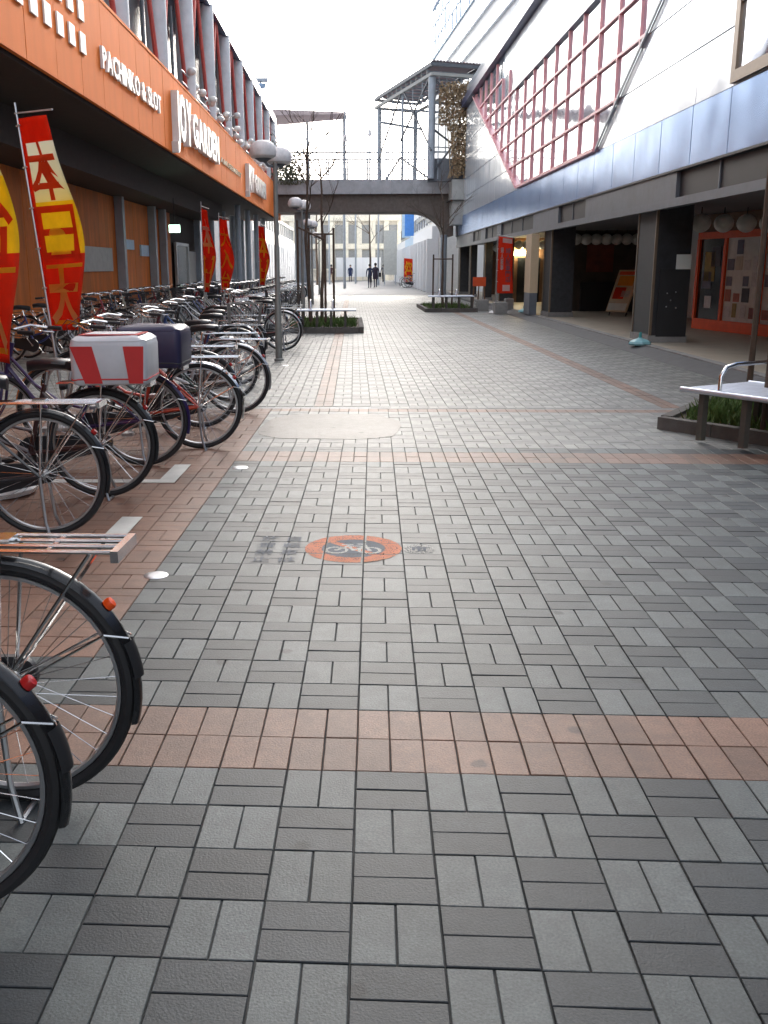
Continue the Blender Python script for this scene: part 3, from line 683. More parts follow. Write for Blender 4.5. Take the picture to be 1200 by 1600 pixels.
# ------------------------------------------------------------------ lamp posts
def lamp_post(loc, rz, lab):
    t = thing('street_lamp', lab, 'lamp post', loc, rz, 'grey lamp posts along the bicycle parking')
    MB().lathe([(.075,0),(.075,.02),(.055,.04),(.052,.9),(.040,.93),(.032,2.95),(.0005,2.95)], n=14).build('pole', mat('lamp post paint', (.27,.27,.25), .5, .2, dirt=.3), t, True)
    for (x, y, z) in ((-.17,-.05,3.0),(.02,.42,2.96)):
        a = MB().tube([(0,0,2.88),(x*.6,y*.6,2.9),(x,y,z-.02)], .02, 8).build('arm', M['beam'], t, True)
        MB().lathe([(.0005,0),(.14,.0),(.19,.035),(.205,.09),(.19,.16),(.15,.215),(.09,.25),(.0005,.262)], (x,y,z), 20).build('globe', M['lampshade'], a, True)
        MB().lathe([(.05,-.05),(.13,-.002),(.0005,-.001)], (x,y,z), 14).build('cap', M['beam'], a, True)
    return t
lamp_post((-1.511, 15.46, 0), 0, 'nearest grey lamp post with two mushroom globes beside the parked bicycles')
lamp_post((-1.98, 27.6, 0), 0, 'second lamp post with mushroom globes, behind the bench and saplings')
lamp_post((-2.45, 39.6, 0), 0, 'third lamp post with mushroom globes, shortly before the footbridge')
lamp_post((-2.95, 54, 0), 0, 'farthest lamp post with mushroom globes, seen beneath the footbridge')

# ------------------------------------------------------------------ bicycles
BM = {}
def arc(R, a0, a1, n, w_, th, c=(0,0,.34)):   # fender strip, angles in degrees, x forward
    m = MB(); vs = []
    prof = [(-w_/2, -.012), (-w_*.3, 0), (0, .004), (w_*.3, 0), (w_/2, -.012)]
    for i in range(n+1):
        t = math.radians(a0+(a1-a0)*i/n)
        for (y, dr) in prof: vs.append((c[0]+(R+dr)*math.cos(t), y, c[2]+(R+dr)*math.sin(t)))
    k = len(prof)
    return m.add(vs, [(i*k+j, i*k+j+1, (i+1)*k+j+1, (i+1)*k+j) for i in range(n) for j in range(k-1)])
def wheel_meshes():
    T = MB().torus((0,0,0), .325, .0185, 56, 8).mesh('tyre', M['black'], True)
    R = MB().torus((0,0,0), .302, .0095, 56, 6, sx=1.3).mesh('rim', M['alloy'], True)
    sp = MB()
    for i in range(32):
        a = 2*PI*i/32; b = a+(.45 if i % 2 else -.45); y = .03 if i % 4 < 2 else -.03
        sp.tube([(.02*math.cos(b), y, .02*math.sin(b)), (.297*math.cos(a), 0, .297*math.sin(a))], .0012, 4, cap=False)
    Sp = sp.mesh('spokes', M['chrome'])
    h = MB(); h.tube([(0,-.05,0),(0,-.035,0),(0,-.034,0),(0,.034,0),(0,.035,0),(0,.05,0)], [.008,.008,.024,.024,.008,.008], 10)
    H = h.mesh('hub', M['alloy'], True)
    return T, R, Sp, H
WT = wheel_meshes()
def bike_shared():
    d = {}
    d['fork'] = MB().tube([(.99,.0,.66),(1.0,.048,.60),(1.03,.052,.45),(1.10,.052,.34)], .011, 7)
    d['fork'].tube([(.99,.0,.66),(1.0,-.048,.60),(1.03,-.052,.45),(1.10,-.052,.34)], .011, 7)
    f = MB()
    f.tube([(.92,0,.90),(.985,0,.66)], .019, 9)
    f.tube([(.965,0,.72),(.80,0,.50),(.62,0,.36),(.46,0,.29)], .017, 9)
    f.tube([(.945,0,.80),(.78,0,.60),(.58,0,.46),(.40,0,.42)], .012, 8)
    f.tube([(.46,0,.28),(.33,0,.72)], .016, 9)
    for y in (-.05,.05):
        f.tube([(.46,y*.5,.28),(.25,y,.31),(0,y*1.1,.34)], .010, 7); f.tube([(.345,y*.3,.67),(.17,y,.50),(0,y*1.1,.34)], .008, 7)
    f.tube([(.46,-.05,.28),(.46,.05,.28)], .024, 10); d['frame'] = f
    s = MB(); s.tube([(.33,0,.70),(.31,0,.80)], .012, 8); d['seatpost'] = s
    s = MB(); vs = []; n = 12
    prof = [(-.14,.02,0),(-.12,.09,.012),(-.04,.105,.02),(.03,.06,.015),(.09,.028,.01),(.14,.016,0)]
    for x, hw, z in prof:
        for j in range(n):
            t = 2*PI*j/n; vs.append((.29+x, hw*math.cos(t), .835+z+(.028 if math.sin(t) > 0 else .04)*math.sin(t)))
    s.add(vs, [(i*n+j, i*n+(j+1)%n, (i+1)*n+(j+1)%n, (i+1)*n+j) for i in range(5) for j in range(n)]+[tuple(range(n)), tuple(5*n+j for j in range(n))]); d['saddle'] = s
    h = MB(); h.tube([(.92,0,.88),(.905,0,.98)], .012, 8)
    h.tube([(.66,.28,.985),(.74,.275,.99),(.86,.22,1.01),(.93,.10,.99),(.94,0,.975),(.93,-.10,.99),(.86,-.22,1.01),(.74,-.275,.99),(.66,-.28,.985)], .011, 8)
    for y in (-.24,.24): h.tube([(.86,y*.95,1.0),(.80,y*1.08,.965),(.70,y*1.12,.955)], .005, 5)
    d['handlebar'] = h
    g = MB()
    g.tube([(.645,.279,.983),(.76,.275,.991)], .0155, 9); d['grip_a'] = g
    g = MB().tube([(.645,-.279,.983),(.76,-.275,.991)], .0155, 9); d['grip_b'] = g
    r = MB()
    for y in (-.075,-.025,.025,.075): r.tube([(.24,y*.8,.73),(.05,y,.735),(-.33,y,.735)], .006, 6)
    for x in (.15,0,-.16,-.33): r.bar((x,-.08,.733),(x,.08,.733),.012,.006)
    for y in (-.075,.075): r.tube([(0,y*.8,.35),(-.04,y,.73)], .006, 6); r.tube([(0,y*.8,.35),(-.27,y,.73)], .005, 6)
    r.bar((-.335,-.085,.725),(-.335,.085,.725),.02,.03); r.box(.02,-.05,-.03,.03,.74,.752); d['rack'] = r
    s = MB()
    for y in (-.07,.07): s.tube([(.0,y,.34),(-.02,y*1.3,.1),(-.05,y*1.6,.0)], .009, 7)
    s.tube([(-.05,-.112,.005),(-.05,.112,.005)], .009, 7); d['stand'] = s
    c = MB(); c.tube([(.46,-.1,.28),(.46,.1,.28)], .012, 8)
    c.bar((.46,.09,.28),(.55,.1,.15),.016,.01); c.bar((.46,-.09,.28),(.37,-.1,.41),.016,.01)
    c.box(.505,.595,.1,.19,.135,.16); c.box(.325,.415,-.19,-.1,.4,.425); d['crank'] = c
    c = MB(); pts = []
    for i in range(9): t = math.radians(90+180*i/8); pts.append((.0+.055*math.cos(t), -.062, .34+.055*math.sin(t)))
    for i in range(9): t = math.radians(-90+180*i/8); pts.append((.46+.1*math.cos(t), -.062, .28+.1*math.sin(t)))
    c.prism(pts, (0,-.02,0)); d['chain_case'] = c
    st = MB()
    for y in (-.045,.045):
        st.tube([(0,y,.34),(-.28,y*.8,.50),(-.337,y*.3,.485)], .0035, 5)
    d['fender_stay'] = st
    cb = MB()
    for sg_ in (-1,1): cb.tube([(.80,.25*sg_,.99),(.95,.2*sg_,1.04),(1.03,.08*sg_,.98),(1.0,.03*sg_,.8),(1.0,.02*sg_,.7)], .0035, 5)
    cb.tube([(.86,.2,1.0),(.99,.1,.9),(.90,.03,.72),(.6,.03,.42),(.42,.03,.33)], .0035, 5); d['cable'] = cb
    rl = MB(); rl.torus((.26,0,.56), .055, .009, 16, 6, axis='z'); d['ring_lock'] = rl
    l = MB(); l.lathe([(.0005,-.03),(.03,-.03),(.036,.02),(.0005,.03)], (0,0,0), 12); l.v = [(1.06+z, x+.06, .52+y) for x, y, z in l.v]; d['headlight'] = l
    return d
BD = bike_shared()
def bmesh_(name, m, smooth=True):
    key = (name, m.name)
    if key not in BM: BM[key] = BD[name].mesh(name, m, smooth)
    return BM[key]
def basket(t, kind, where='front'):
    if kind is None: return
    x0, z0 = (1.0, .70) if where == 'front' else (-.32, .745)
    L_, Wd, H_ = (.34, .30, .25) if where == 'front' else (.40, .34, .25)
    if kind in ('wire', 'dark wire', 'grey wire'):
        key = ('basket', kind, where)
        if key not in BM:
            m = MB()
            for k in range(6):
                z = z0+H_*k/5; e = .03*(1-k/5); a, b = x0+e, x0+L_-e*.3; y = Wd/2-e
                r = .006 if k == 5 else .0022
                m.tube([(a,-y,z),(b,-y,z),(b,y,z),(a,y,z)], r, 5, closed=True)
            n = 13
            for i in range(n):
                u = i/(n-1); x = x0+.03+(L_-.04)*u; xt = x0+L_*u
                for sg_ in (-1,1): m.bar((x,sg_*(Wd/2-.03),z0),(xt,sg_*Wd/2,z0+H_),.0035)
                m.bar((x,-(Wd/2-.03),z0),(x,Wd/2-.03,z0),.0035)
                y = -Wd/2+Wd*u; m.bar((x0+.03,y*.85,z0),(x0,y,z0+H_),.0035); m.bar((x0+L_-.01,y*.85,z0),(x0+L_,y,z0+H_),.0035)
            BM[key] = m.mesh('basket', {'wire': M['alloy'], 'dark wire': M['blackpl'], 'grey wire': mat('grey resin', (.2,.19,.18), .6)}[kind])
        obj('basket', BM[key], t)
    else:   # covered basket: rounded box
        def rbox(e, zlo, zhi, dx=0):
            vs = []; N = 6; rings_ = [(zlo, .0), (zlo+.02, .012), (zhi-.06, .014), (zhi-.025, .006), (zhi-.006, -.02), (zhi, -.06)]
            for z, g in rings_:
                for cx, cy, a0 in ((1,1,0),(-1,1,90),(-1,-1,180),(1,-1,270)):
                    for i in range(N):
                        a = math.radians(a0+90*i/(N-1)); rad = .05
                        vs.append((x0+L_/2+dx+cx*(L_/2+e+g-rad)+rad*math.cos(a), cy*(Wd/2+e+g-rad)+rad*math.sin(a), z+.004*math.sin(cx*3+i+z*40)))
            k = 4*N
            return vs, [(r*k+j, r*k+(j+1)%k, (r+1)*k+(j+1)%k, (r+1)*k+j) for r in range(5) for j in range(k)]+[tuple(5*k+j for j in range(k)), tuple(range(k))[::-1]]
        vs, fs = rbox(.02, z0-.01, z0+H_+.03)
        mt = M['box_white'] if kind == 'striped cover' else M['box_navy']
        b = MB().add(vs, fs).build('basket_cover', mt, t, True)
        MB().tube([Vector(v)+Vector((0,0,.012)) for v in vs[24:48]], .005, 6, closed=True).build('piping', M['blackpl'] if kind != 'striped cover' else M['box_red'], b)
        MB().tube([Vector(v)+Vector((0,0,-.004)) for v in vs[72:96]], .0035, 6, closed=True).build('seam', mt, b)
        if kind == 'striped cover':
            yb = .0; s_ = Wd/2+.036; top = z0+H_+.031
            for u0, u1, l0, l1 in ((.0,.28,.03,.20),(.70,1.0,.58,.80)):
                a = lambda u: x0-.02+(L_+.04)*u
                for sy in (-1, 1):
                    m = MB(); p = [(a(u0), sy*s_, z0+H_-.03), (a(u1), sy*s_, z0+H_-.03), (a(l1+.02), sy*(s_-.002), z0+.0), (a(l0), sy*(s_-.002), z0+.0)]
                    m.prism(p, (0, sy*.003, 0)); m.build('stripe', M['box_red'], b)
            MB().box(x0+.02, x0+L_-.02, -Wd/2+.03, Wd/2-.03, top+.0, top+.004).build('stripe', M['box_red'], b)
            MB().box(x0+.05, x0+L_-.05, -Wd/2+.055, Wd/2-.055, top+.0045, top+.007).build('top_patch', M['box_white'], b)
def bicycle(x, y, rz, lab, frame=(.03,.03,.035), fender='black', rack=True, fb=None, rb=None, stand=True, saddle='blackpl', refl='redref', group='bicycles parked in the row nearest the street', flap=False, lift=0, roll=0, chaincase='blackpl', rim=None):
    t = thing('bicycle', lab, 'bicycle', (x, y, lift), 0, group)
    t.rotation_euler = (roll, 0, PI+rz)
    fm = paint('bicycle paint %.2f %.2f %.2f' % frame, frame)
    fen = {'black': mat('black fender', (.015,.015,.017), .25, coat=.5), 'chrome': M['chrome'], 'frame': fm, 'grey': M['alloy']}[fender]
    obj('frame', bmesh_('frame', fm), t); obj('fork', bmesh_('fork', M['alloy'] if fender in ('chrome','grey') else fm), t)
    for nm, hx in (('rear_wheel', 0), ('front_wheel', 1.10)):
        wh = obj(nm, WT[3], t, (hx, 0, .344), (0, random.uniform(0, 1), 0)); obj('tyre', WT[0], wh); obj('rim', WT[1], wh); obj('spokes', WT[2], wh)
    k = ('rf', fen.name)
    if k not in BM:
        BM[k] = arc(.358, 48, 202 if False else 196, 26, .05, .002).mesh('rear_fender', fen, True); BM[('ff', fen.name)] = arc(.356, -8, 118, 20, .048, .002, (1.10,0,.344)).mesh('front_fender', fen, True)
        a_ = arc(.362, 150, 168, 6, .052, .002)
    rf = obj('rear_fender', BM[k], t); obj('front_fender', BM[('ff', fen.name)], t)
    obj('fender_stay', bmesh_('fender_stay', M['chrome']), rf)
    if flap:
        if 'flap' not in BM: BM['flap'] = arc(.366, 158, 174, 6, .058, .002).mesh('mudflap', M['black'], True)
        obj('mudflap', BM['flap'], rf)
    rk = ('refl', refl)
    if rk not in BM:
        c = MB(); c.lathe([(.0005,0),(.013,0),(.013,.015),(.011,.02),(.0005,.021)], n=12)
        a = math.radians(141); ca, sa = math.cos(a), math.sin(a)
        c.v = [(0+(.362+vz)*ca-vy*sa*1.25, vx, .34+(.362+vz)*sa+vy*ca*1.25) for vx, vy, vz in c.v]
        BM[rk] = c.mesh('reflector', M[refl], True)
    obj('reflector', BM[rk], rf)
    obj('seat_post', bmesh_('seatpost', M['chrome']), t); obj('saddle', bmesh_('saddle', M[saddle]), t)
    hb = obj('handlebar', bmesh_('handlebar', M['chrome']), t); obj('grip', bmesh_('grip_a', M['blackpl']), hb); obj('grip', bmesh_('grip_b', M['blackpl']), hb)
    obj('crank', bmesh_('crank', M['alloy']), t); obj('chain_case', bmesh_('chain_case', M[chaincase]), t); obj('headlight', bmesh_('headlight', M['blackpl']), t)
    obj('cable', bmesh_('cable', M['blackpl']), t); obj('ring_lock', bmesh_('ring_lock', M['blackpl']), t)
    if rack: obj('rack', bmesh_('rack', M['chrome'] if rack is True else M[rack]), t)
    if stand: obj('stand', bmesh_('stand', M['alloy']), t)
    basket(t, fb); basket(t, rb, 'rear')
    return t
J = lambda a: random.uniform(-a, a)
BL = [
 (-1.04, 1.96, .02, 'nearest bicycle, only its black rear wheel and fender in the lower left corner', dict(flap=True, rack=False)),
 (-1.0, 2.46, -.03, 'second nearest bicycle with black fender, orange reflector and chrome rack', dict(refl='orange2', flap=True)),
 (-1.80, 5.22, .04, 'black bicycle with chrome rack right behind the nearest pair', dict(fender='black', stand=True)),
 (-1.74, 6.15, .02, 'bicycle carrying the red and white striped rear basket cover', dict(rb='striped cover', fender='black', frame=(.05,.02,.02))),
 (-1.72, 7.15, -.03, 'purple framed bicycle carrying the dark navy rear basket cover', dict(rb='navy cover', frame=(.035,.02,.10), fender='frame')),
 (-1.42, 7.82, .05, 'bicycle with bright red frame tube and chrome rear fender', dict(frame=(.55,.05,.02), fender='chrome', saddle='blackpl')),
 (-1.60, 8.9, .0, 'dark green bicycle between the red framed one and the silver one', dict(frame=(.02,.05,.035), fender='black')),
 (-1.40, 9.75, -.04, 'silver bicycle with grey fender and bright alloy rack', dict(fb='wire', frame=(.5,.5,.52), fender='grey', saddle='blackpl')),
 (-1.62, 10.7, .06, 'silver framed bicycle with chrome fender, next after the alloy rack one', dict(frame=(.45,.46,.5), fender='chrome')),
 (-1.72, 12.2, .02, 'bicycle with a grey wire rear basket', dict(rb='grey wire', frame=(.1,.02,.03))),
 (-1.86, 13.3, -.05, 'blue bicycle just before the nearest lamp post', dict(fb='wire', frame=(.03,.07,.22), fender='chrome')),
 (-1.95, 14.7, .03, 'dark bicycle left of the nearest lamp post', dict(frame=(.03,.03,.03))),
 (-1.62, 17.3, .02, 'bicycle standing right behind the nearest lamp post', dict(frame=(.12,.02,.02), fender='grey')),
 (-1.70, 18.6, .12, 'black bicycle with a dark rear basket, before the planter bench', dict(rb='dark wire', frame=(.02,.02,.02))),
 (-2.05, 19.6, -.05, 'silver bicycle beside the left end of the planter bench', dict(frame=(.5,.5,.5), fender='chrome', rb='dark wire')),
]
yy = 15.6
for x, y, rz, lab, kw in BL:
    bicycle(x, y, rz, lab, **kw)
# further bicycles of the street row: same kinds, farther away
cols = [((.5,.5,.52),'chrome','silver'), ((.03,.03,.035),'black','black'), ((.03,.05,.2),'chrome','blue'), ((.25,.02,.03),'chrome','wine red'), ((.5,.48,.4),'grey','cream')]
i = 0; y = 20.6
protos = {}; q_n = 0
ORD = ONE+['twentieth']+['twenty-'+o for o in ONE[:9]]+['thirtieth']+['thirty-'+o for o in ONE[:9]]+['fortieth']+['forty-'+o for o in ONE[:9]]
while y < 46:
    c, fe, nm = cols[i % 5]
    if nm not in protos:
        b = bicycle(0, 0, 0, '', frame=c, fender=fe, fb='dark wire' if nm in ('blue','cream') else None, group='bicycles parked beyond the planter bench'); protos[nm] = b
        used = False
    else: b = copy_tree(protos[nm])
    b['group'] = 'bicycles in the street row beyond the planter bench'
    b['label'] = '%s bicycle, %s along the street row counted from the planter bench' % (nm, ORD[i])
    p = S(-2.55+J(.12), y); b.location = (p[0], p[1], 0); b.rotation_euler = (J(.03), 0, PI+TH+J(.08))
    y += random.uniform(.62, .9); i += 1
# second row, nearer the hall, heads towards the street
y = 15.6; i = 2
while y < 37:
    c, fe, nm = cols[i % 5]; b = copy_tree(protos[nm])
    b['group'] = 'bicycles in the back row by the hall wall'
    b['label'] = '%s bicycle, %s from the near end of the back row by the brown wall' % (nm, ORD[q_n]); q_n += 1
    p = S(-5.35+J(.15), y); b.location = (p[0], p[1], 0); b.rotation_euler = (J(.03), 0, TH+J(.1))
    y += random.uniform(.85, 1.4); i += 3
for (x, s_, nm, lab) in ((3.6, 70, 'black', 'black'), (3.9, 71.2, 'blue', 'blue'), (3.5, 72.6, 'wine red', 'wine red')):
    b = copy_tree(protos[nm]); b['group'] = 'bicycles outside the far right shops'; b['label'] = '%s bicycle outside the far shops beneath the footbridge' % lab
    b.location = S(x, s_); b.rotation_euler = (0, 0, .3+J(.5))

# ------------------------------------------------------------------ benches, beds, trees
def bench(loc, rz, L_, lab, W_=.48, arms=True):
    t = thing('bench', lab, 'bench', loc, rz)
    n = 6 if W_ < .6 else 10; sl_ = MB().box(0, L_, 0, W_/n-.012, 0, .022).mesh('slat', M['steel'])
    for i in range(n): obj('slat', sl_, t, (0, i*W_/n, .40))
    MB().tube([(-.012,-.01,.41),(L_+.012,-.01,.41)], .022, 10).build('edge_tube', M['steel'], t, True)
    MB().tube([(-.012,W_,.41),(L_+.012,W_,.41)], .022, 10).build('edge_tube', M['steel'], t, True)
    x = .16; lg = MB().box(-.025,.025,-.03,.03,0,.395).mesh('leg', mat('bench leg', (.1,.09,.075), .6, var=.2))
    while x < L_:
        obj('leg', lg, t, (x, .07, 0)); obj('leg', lg, t, (x, W_-.07, 0)); x += .42 if L_ > 1.4 else .32
    if arms:
        for x in (.34, L_*.62):
            MB().tube([(x,.03,.42),(x,.035,.54),(x,.09,.61),(x,.2,.63),(x,W_-.14,.63),(x,W_-.05,.58),(x,W_-.03,.42)], .017, 10).build('armrest', M['chrome'], t, True)
    return t
def bed(corners, h, lab, cat='planter', grass=900):
    cx = sum(p[0] for p in corners)/4; cy = sum(p[1] for p in corners)/4
    t = thing('planter_bed', lab, cat, (cx, cy, 0))
    q_ = [(p[0]-cx, p[1]-cy) for p in corners]
    for i in range(4):
        a = Vector(q_[i]); b = Vector(q_[(i+1)%4]); d = (b-a).normalized(); n = Vector((-d.y, d.x))
        L_ = (b-a).length; k = max(1, round(L_/.6))
        for j in range(k):
            p0 = a+d*(L_*j/k+.004); p1 = a+d*(L_*(j+1)/k-.004-(.11 if j == k-1 else 0))
            if (p1-p0).length < .05: continue
            MB().prism([(p0.x,p0.y,-.01),(p1.x,p1.y,-.01),(p1.x+n.x*.1,p1.y+n.y*.1,-.01),(p0.x+n.x*.1,p0.y+n.y*.1,-.01)], (0,0,h+.01)).build('kerb_stone', M['darkconc'], t)
    MB().prism([(x*.93,y*.93,0) for x, y in q_], (0,0,h-.03)).build('soil', M['soil'], t)
    g = MB(); A, B, C_, D = [Vector(x) for x in q_]
    for i in range(grass):
        u, v = random.uniform(.09,.91), random.uniform(.09,.91); p = (A*(1-u)+B*u)*(1-v)+(D*(1-u)+C_*u)*v
        hh = random.uniform(.05,.16); a = random.uniform(0, 2*PI); dx, dy = math.cos(a)*.012, math.sin(a)*.012; l = random.uniform(-.05,.05); l2 = random.uniform(-.05,.05)
        z = h-.03; g.add([(p.x-dx,p.y-dy,z),(p.x+dx,p.y+dy,z),(p.x+l+dx*.5,p.y+l2+dy*.5,z+hh*.7),(p.x+l*1.6,p.y+l2*1.6,z+hh)],[(0,1,2),(0,2,3)])
    g.build('grass', M['grass'], t, kind='stuff')
    return t
def wither(m, p, d, r, L_, depth, maxd):
    # recursive bare branch
    pts = [Vector(p)]; rs = [r]; n = 4; cur = Vector(d).normalized()
    for i in range(n):
        cur = (cur+Vector((J(.18), J(.18), J(.1)+.03))).normalized(); pts.append(pts[-1]+cur*L_/n); rs.append(r*(1-.5*(i+1)/n))
    m.tube(pts, rs, 6 if depth < 2 else 4, cap=False)
    if depth < maxd:
        for k in range(3 if depth else 4):
            i = random.choice((2,3,4)); a = random.uniform(0, 2*PI); sp = random.uniform(.5, .95)
            nd = (cur+Vector((math.cos(a)*sp, math.sin(a)*sp, random.uniform(-.05,.5)))).normalized()
            wither(m, pts[i], nd, rs[i]*.7, L_*random.uniform(.55,.75), depth+1, maxd)
def bare_tree(loc, H_, r, lab, stakes=(), low=1.2, seed=1):
    random.seed(seed)
    t = thing('bare_tree', lab, 'tree', loc)
    tp = [Vector((0,0,0))]
    for i in range(6): tp.append(tp[-1]+Vector((J(.05), J(.05), H_/6)))
    MB().tube(tp, [r*(1-.1*i) for i in range(7)], 9).build('trunk', M['bark'], t, True)
    br = MB()
    for i in range(5):
        z = random.uniform(low, H_); k = min(5, int(z/H_*6)); p = tp[k].lerp(tp[k+1], z/H_*6-k); a = random.uniform(0, 2*PI)
        wither(br, p, (math.cos(a), math.sin(a), .8), r*.35, H_*.3, 0, 2)
    br.build('branches', M['bark'], t, True)
    for (x, y, h) in stakes: MB().lathe([(.0005,0),(.03,0),(.028,h),(.0005,h)], (x, y, 0), 9).build('stake', M['stake'], t, True)
    if len(stakes) > 1:
        a, b = stakes[0], stakes[1]; MB().tube([(a[0],a[1],a[2]-.15),(b[0],b[1],b[2]-.15)], .022, 7).build('crossbar', M['stake'], t, True)
    random.seed(loc[1]*10)
    return t
C0 = Vector((2.505, 8.425)); d1 = Vector((.60,-.80)); d2 = Vector((.53,.848)).normalized(); L1 = 2.2
cs = [C0, C0+d1*L1, C0+d1*L1+d2*2.0, C0+d2*2.0]
bed([tuple(c) for c in cs], .11, 'near grass planting bed with dark stone kerb at the right edge', grass=2600)
bench((2.53, 7.80, .02), math.atan2(-.748,.444), 1.9, 'stainless slat bench with curved armrests on the near right planting bed', W_=.82)
bare_tree((3.62, 8.1, .08), 4.2, .045, 'slim bare tree with stakes beside the near right bench, mostly outside the frame', stakes=((.03,1.1,2.3),(-.40,-.42,2.4)), low=2.6, seed=5)
bed([S(-1.72,21.9), S(.18,21.9), S(.18,26.2), S(-1.72,26.2)], .13, 'low planting bed with stone kerb on the left beyond the lamp post', grass=1500)
bench(S(-1.35, 22.15, .08), TH, 1.35, 'slatted bench on the left planting bed before the saplings')
bare_tree(S(-1.05, 23.4, .08), 4.0, .05, 'bare sapling with stakes behind the left bench, nearer of the pair', stakes=((-.3,.1,2.4),(.35,-.1,2.1)), low=2.2, seed=8)
bare_tree(S(-.85, 25.3, .08), 3.8, .05, 'bare sapling with stakes behind the left bench, farther of the pair', stakes=((-.32,.0,2.3),(.3,.1,2.3)), low=2.2, seed=11)
bed([S(2.25,31.6), S(3.95,31.6), S(3.95,36.0), S(2.25,36.0)], .12, 'low planting bed with kerb before the far dark arcade, right side', grass=900)
bench(S(2.4, 32.0, .08), TH, 1.45, 'slatted bench with armrests on the far right planting bed')
bare_tree(S(3.0, 33.6, .08), 3.6, .05, 'bare sapling held by stakes on the far right planting bed', stakes=((-.35,0,1.75),(.3,0,1.75)), low=2.2, seed=14)

# ------------------------------------------------------------------ footbridge
FB = thing('footbridge', 'grey pedestrian bridge with railing crossing the street between both buildings', 'footbridge', (-.9, 50.6, 0), TH)
MB().box(-4.4, 4.75, -1.6, 1.6, 4.95, 5.5).build('deck', M['bridge'], FB)
for i in range(9): MB().box(-4.3+i*1.0, -4.3+i*1.0+.985, -1.66, -1.605, 4.85, 5.52).build('edge_panel', M['bridge'], FB)
g = MB(); P_ = [(-4.4,4.94),(4.75,4.94),(4.75,2.9),(4.35,2.9)]
for i in range(9): t_ = i/8*PI/2; P_.append((2.75+1.6*math.cos(t_), 2.9+1.15*math.sin(t_)))
P_.append((-4.4,4.05))
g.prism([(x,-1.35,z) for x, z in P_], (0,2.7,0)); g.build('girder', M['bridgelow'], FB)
for y in (-1.55, 1.55):
    r = MB(); r.bar((-4.4,y,6.75),(4.6,y,6.75),.07); r.bar((-4.4,y,6.3),(4.6,y,6.3),.035); r.bar((-4.4,y,5.75),(4.6,y,5.75),.035); r.build('handrail', M['grey'], FB)
    for i in range(10): MB().bar((-4.35+i*.98,y,5.5),(-4.35+i*.98,y,6.75),.06).build('rail_post', M['grey'], FB)
    ba = MB()
    for i in range(44): ba.bar((-4.3+i*.2,y,5.75),(-4.3+i*.2,y,6.3),.018)
    ba.build('baluster', M['grey'], FB, kind='stuff')
bb_ = MB().box(3.55+.9-.0, 5.7, -3.4, -1.7, 4.45, 5.35).build('landing_parapet', M['block'], FB)
MB().box(4.5, 5.65, -3.3, -1.7, 3.35, 4.42).build('landing_wall', M['block'], FB)
MB().box(4.35, 5.75, -3.5, -1.68, 4.42, 4.449).build('landing_trim', M['louvre'], FB)
MB().lathe([(.4,0),(.4,4.04)], (-2.7,0,0), 22).build('pier', M['grey'], FB, True)
pi_ = MB(); pi_.tube([(4.3,-1.3,2.95),(4.3,-1.3,0)], .16, 12); pi_.build('pier', M['grey'], FB, True)
for x, h in ((-.55, 4.0), (.7,4.5)):
    a = MB().lathe([(.05,0),(.04,h),(.0005,h)], (x,1.4,5.5), 8).build('lamp_pole', M['grey'], FB, True); 
    MB().lathe([(.0005,0),(.11,.02),(.12,.1),(.06,.3),(.0005,.42)], (x,1.4,5.5+h*.52), 10).build('lamp_head', M['lampshade'], a, True)
# canopy over the stair head
CN = thing('stair_canopy', 'open steel framed stair canopy with sheet roof above the right end of the footbridge', 'canopy', (2.6, 46.8, 5.4))
c3 = [Vector(p) for p in ((0,0),(2.3,1.0),(-.2,11.0),(-2.55,9.6))]
def CP(u, v): return (c3[0]*(1-u)+c3[1]*u)*(1-v)+(c3[3]*(1-u)+c3[2]*u)*v
rm = MB(); N = 30; vs = []
for i in range(N+1):
    for v in (0, 1):
        p = CP(i/N, v); vs.append((p.x, p.y, 4.98+(.05 if i % 2 else 0)))
rm.add(vs, [(2*i,2*i+1,2*i+3,2*i+2) for i in range(N)]); o = rm.build('roof_sheet', M['pinkroof'], CN); sm = o.modifiers.new('t', 'SOLIDIFY'); sm.thickness = .02
def cbar(u0,v0,z0,u1,v1,z1,w_,name,mt): a, b = CP(u0,v0), CP(u1,v1); MB().bar((a.x,a.y,z0),(b.x,b.y,z1),w_).build(name, M[mt], CN)
for z, mt, w_ in ((4.86,'beam',.14),(4.45,'block',.14)):
    cbar(0,0,z,0,1,z,w_,'edge_beam',mt); cbar(0,0,z,1,0,z,w_,'edge_beam',mt); cbar(1,0,z,1,1,z,w_,'edge_beam',mt); cbar(0,1,z,1,1,z,w_,'edge_beam',mt)
for i in range(1, 12): cbar(0,i/12,4.7,1,i/12,4.7,.07,'rafter','grey'); cbar(0,i/12,4.45,0,i/12,4.86,.05,'strut','block')
for u, v, r in ((.04,.03,.17),(.04,.95,.12),(.9,.05,.13),(.9,.95,.12),(.04,.5,.07)):
    p = CP(u, v); MB().lathe([(r,0),(r,4.4)], (p.x,p.y,0), 12).build('post', M['grey'], CN, True)
for a in ((0,.0,1.2,0,.45,4.4),(0,.95,1.6,0,.5,4.4),(0,.03,4.4,.0,.5,2.2),(.9,.05,4.4,.4,.05,3.3),(.05,.03,4.4,.5,.03,3.3),(.05,.03,2.2,.9,.05,1.0),(.05,.03,.2,.9,.05,2.6),(.0,.95,0,.0,.5,1.4),(.0,.03,0,.0,.5,1.4)): cbar(*a, .07, 'brace', 'beam')
cbar(0,.9,3.6,1,.9,3.4,.12,'tie_beam','grey'); cbar(0,.55,3.75,1,.55,3.75,.1,'tie_beam','grey'); cbar(.05,.03,3.3,.95,.05,3.3,.1,'tie_beam','grey')
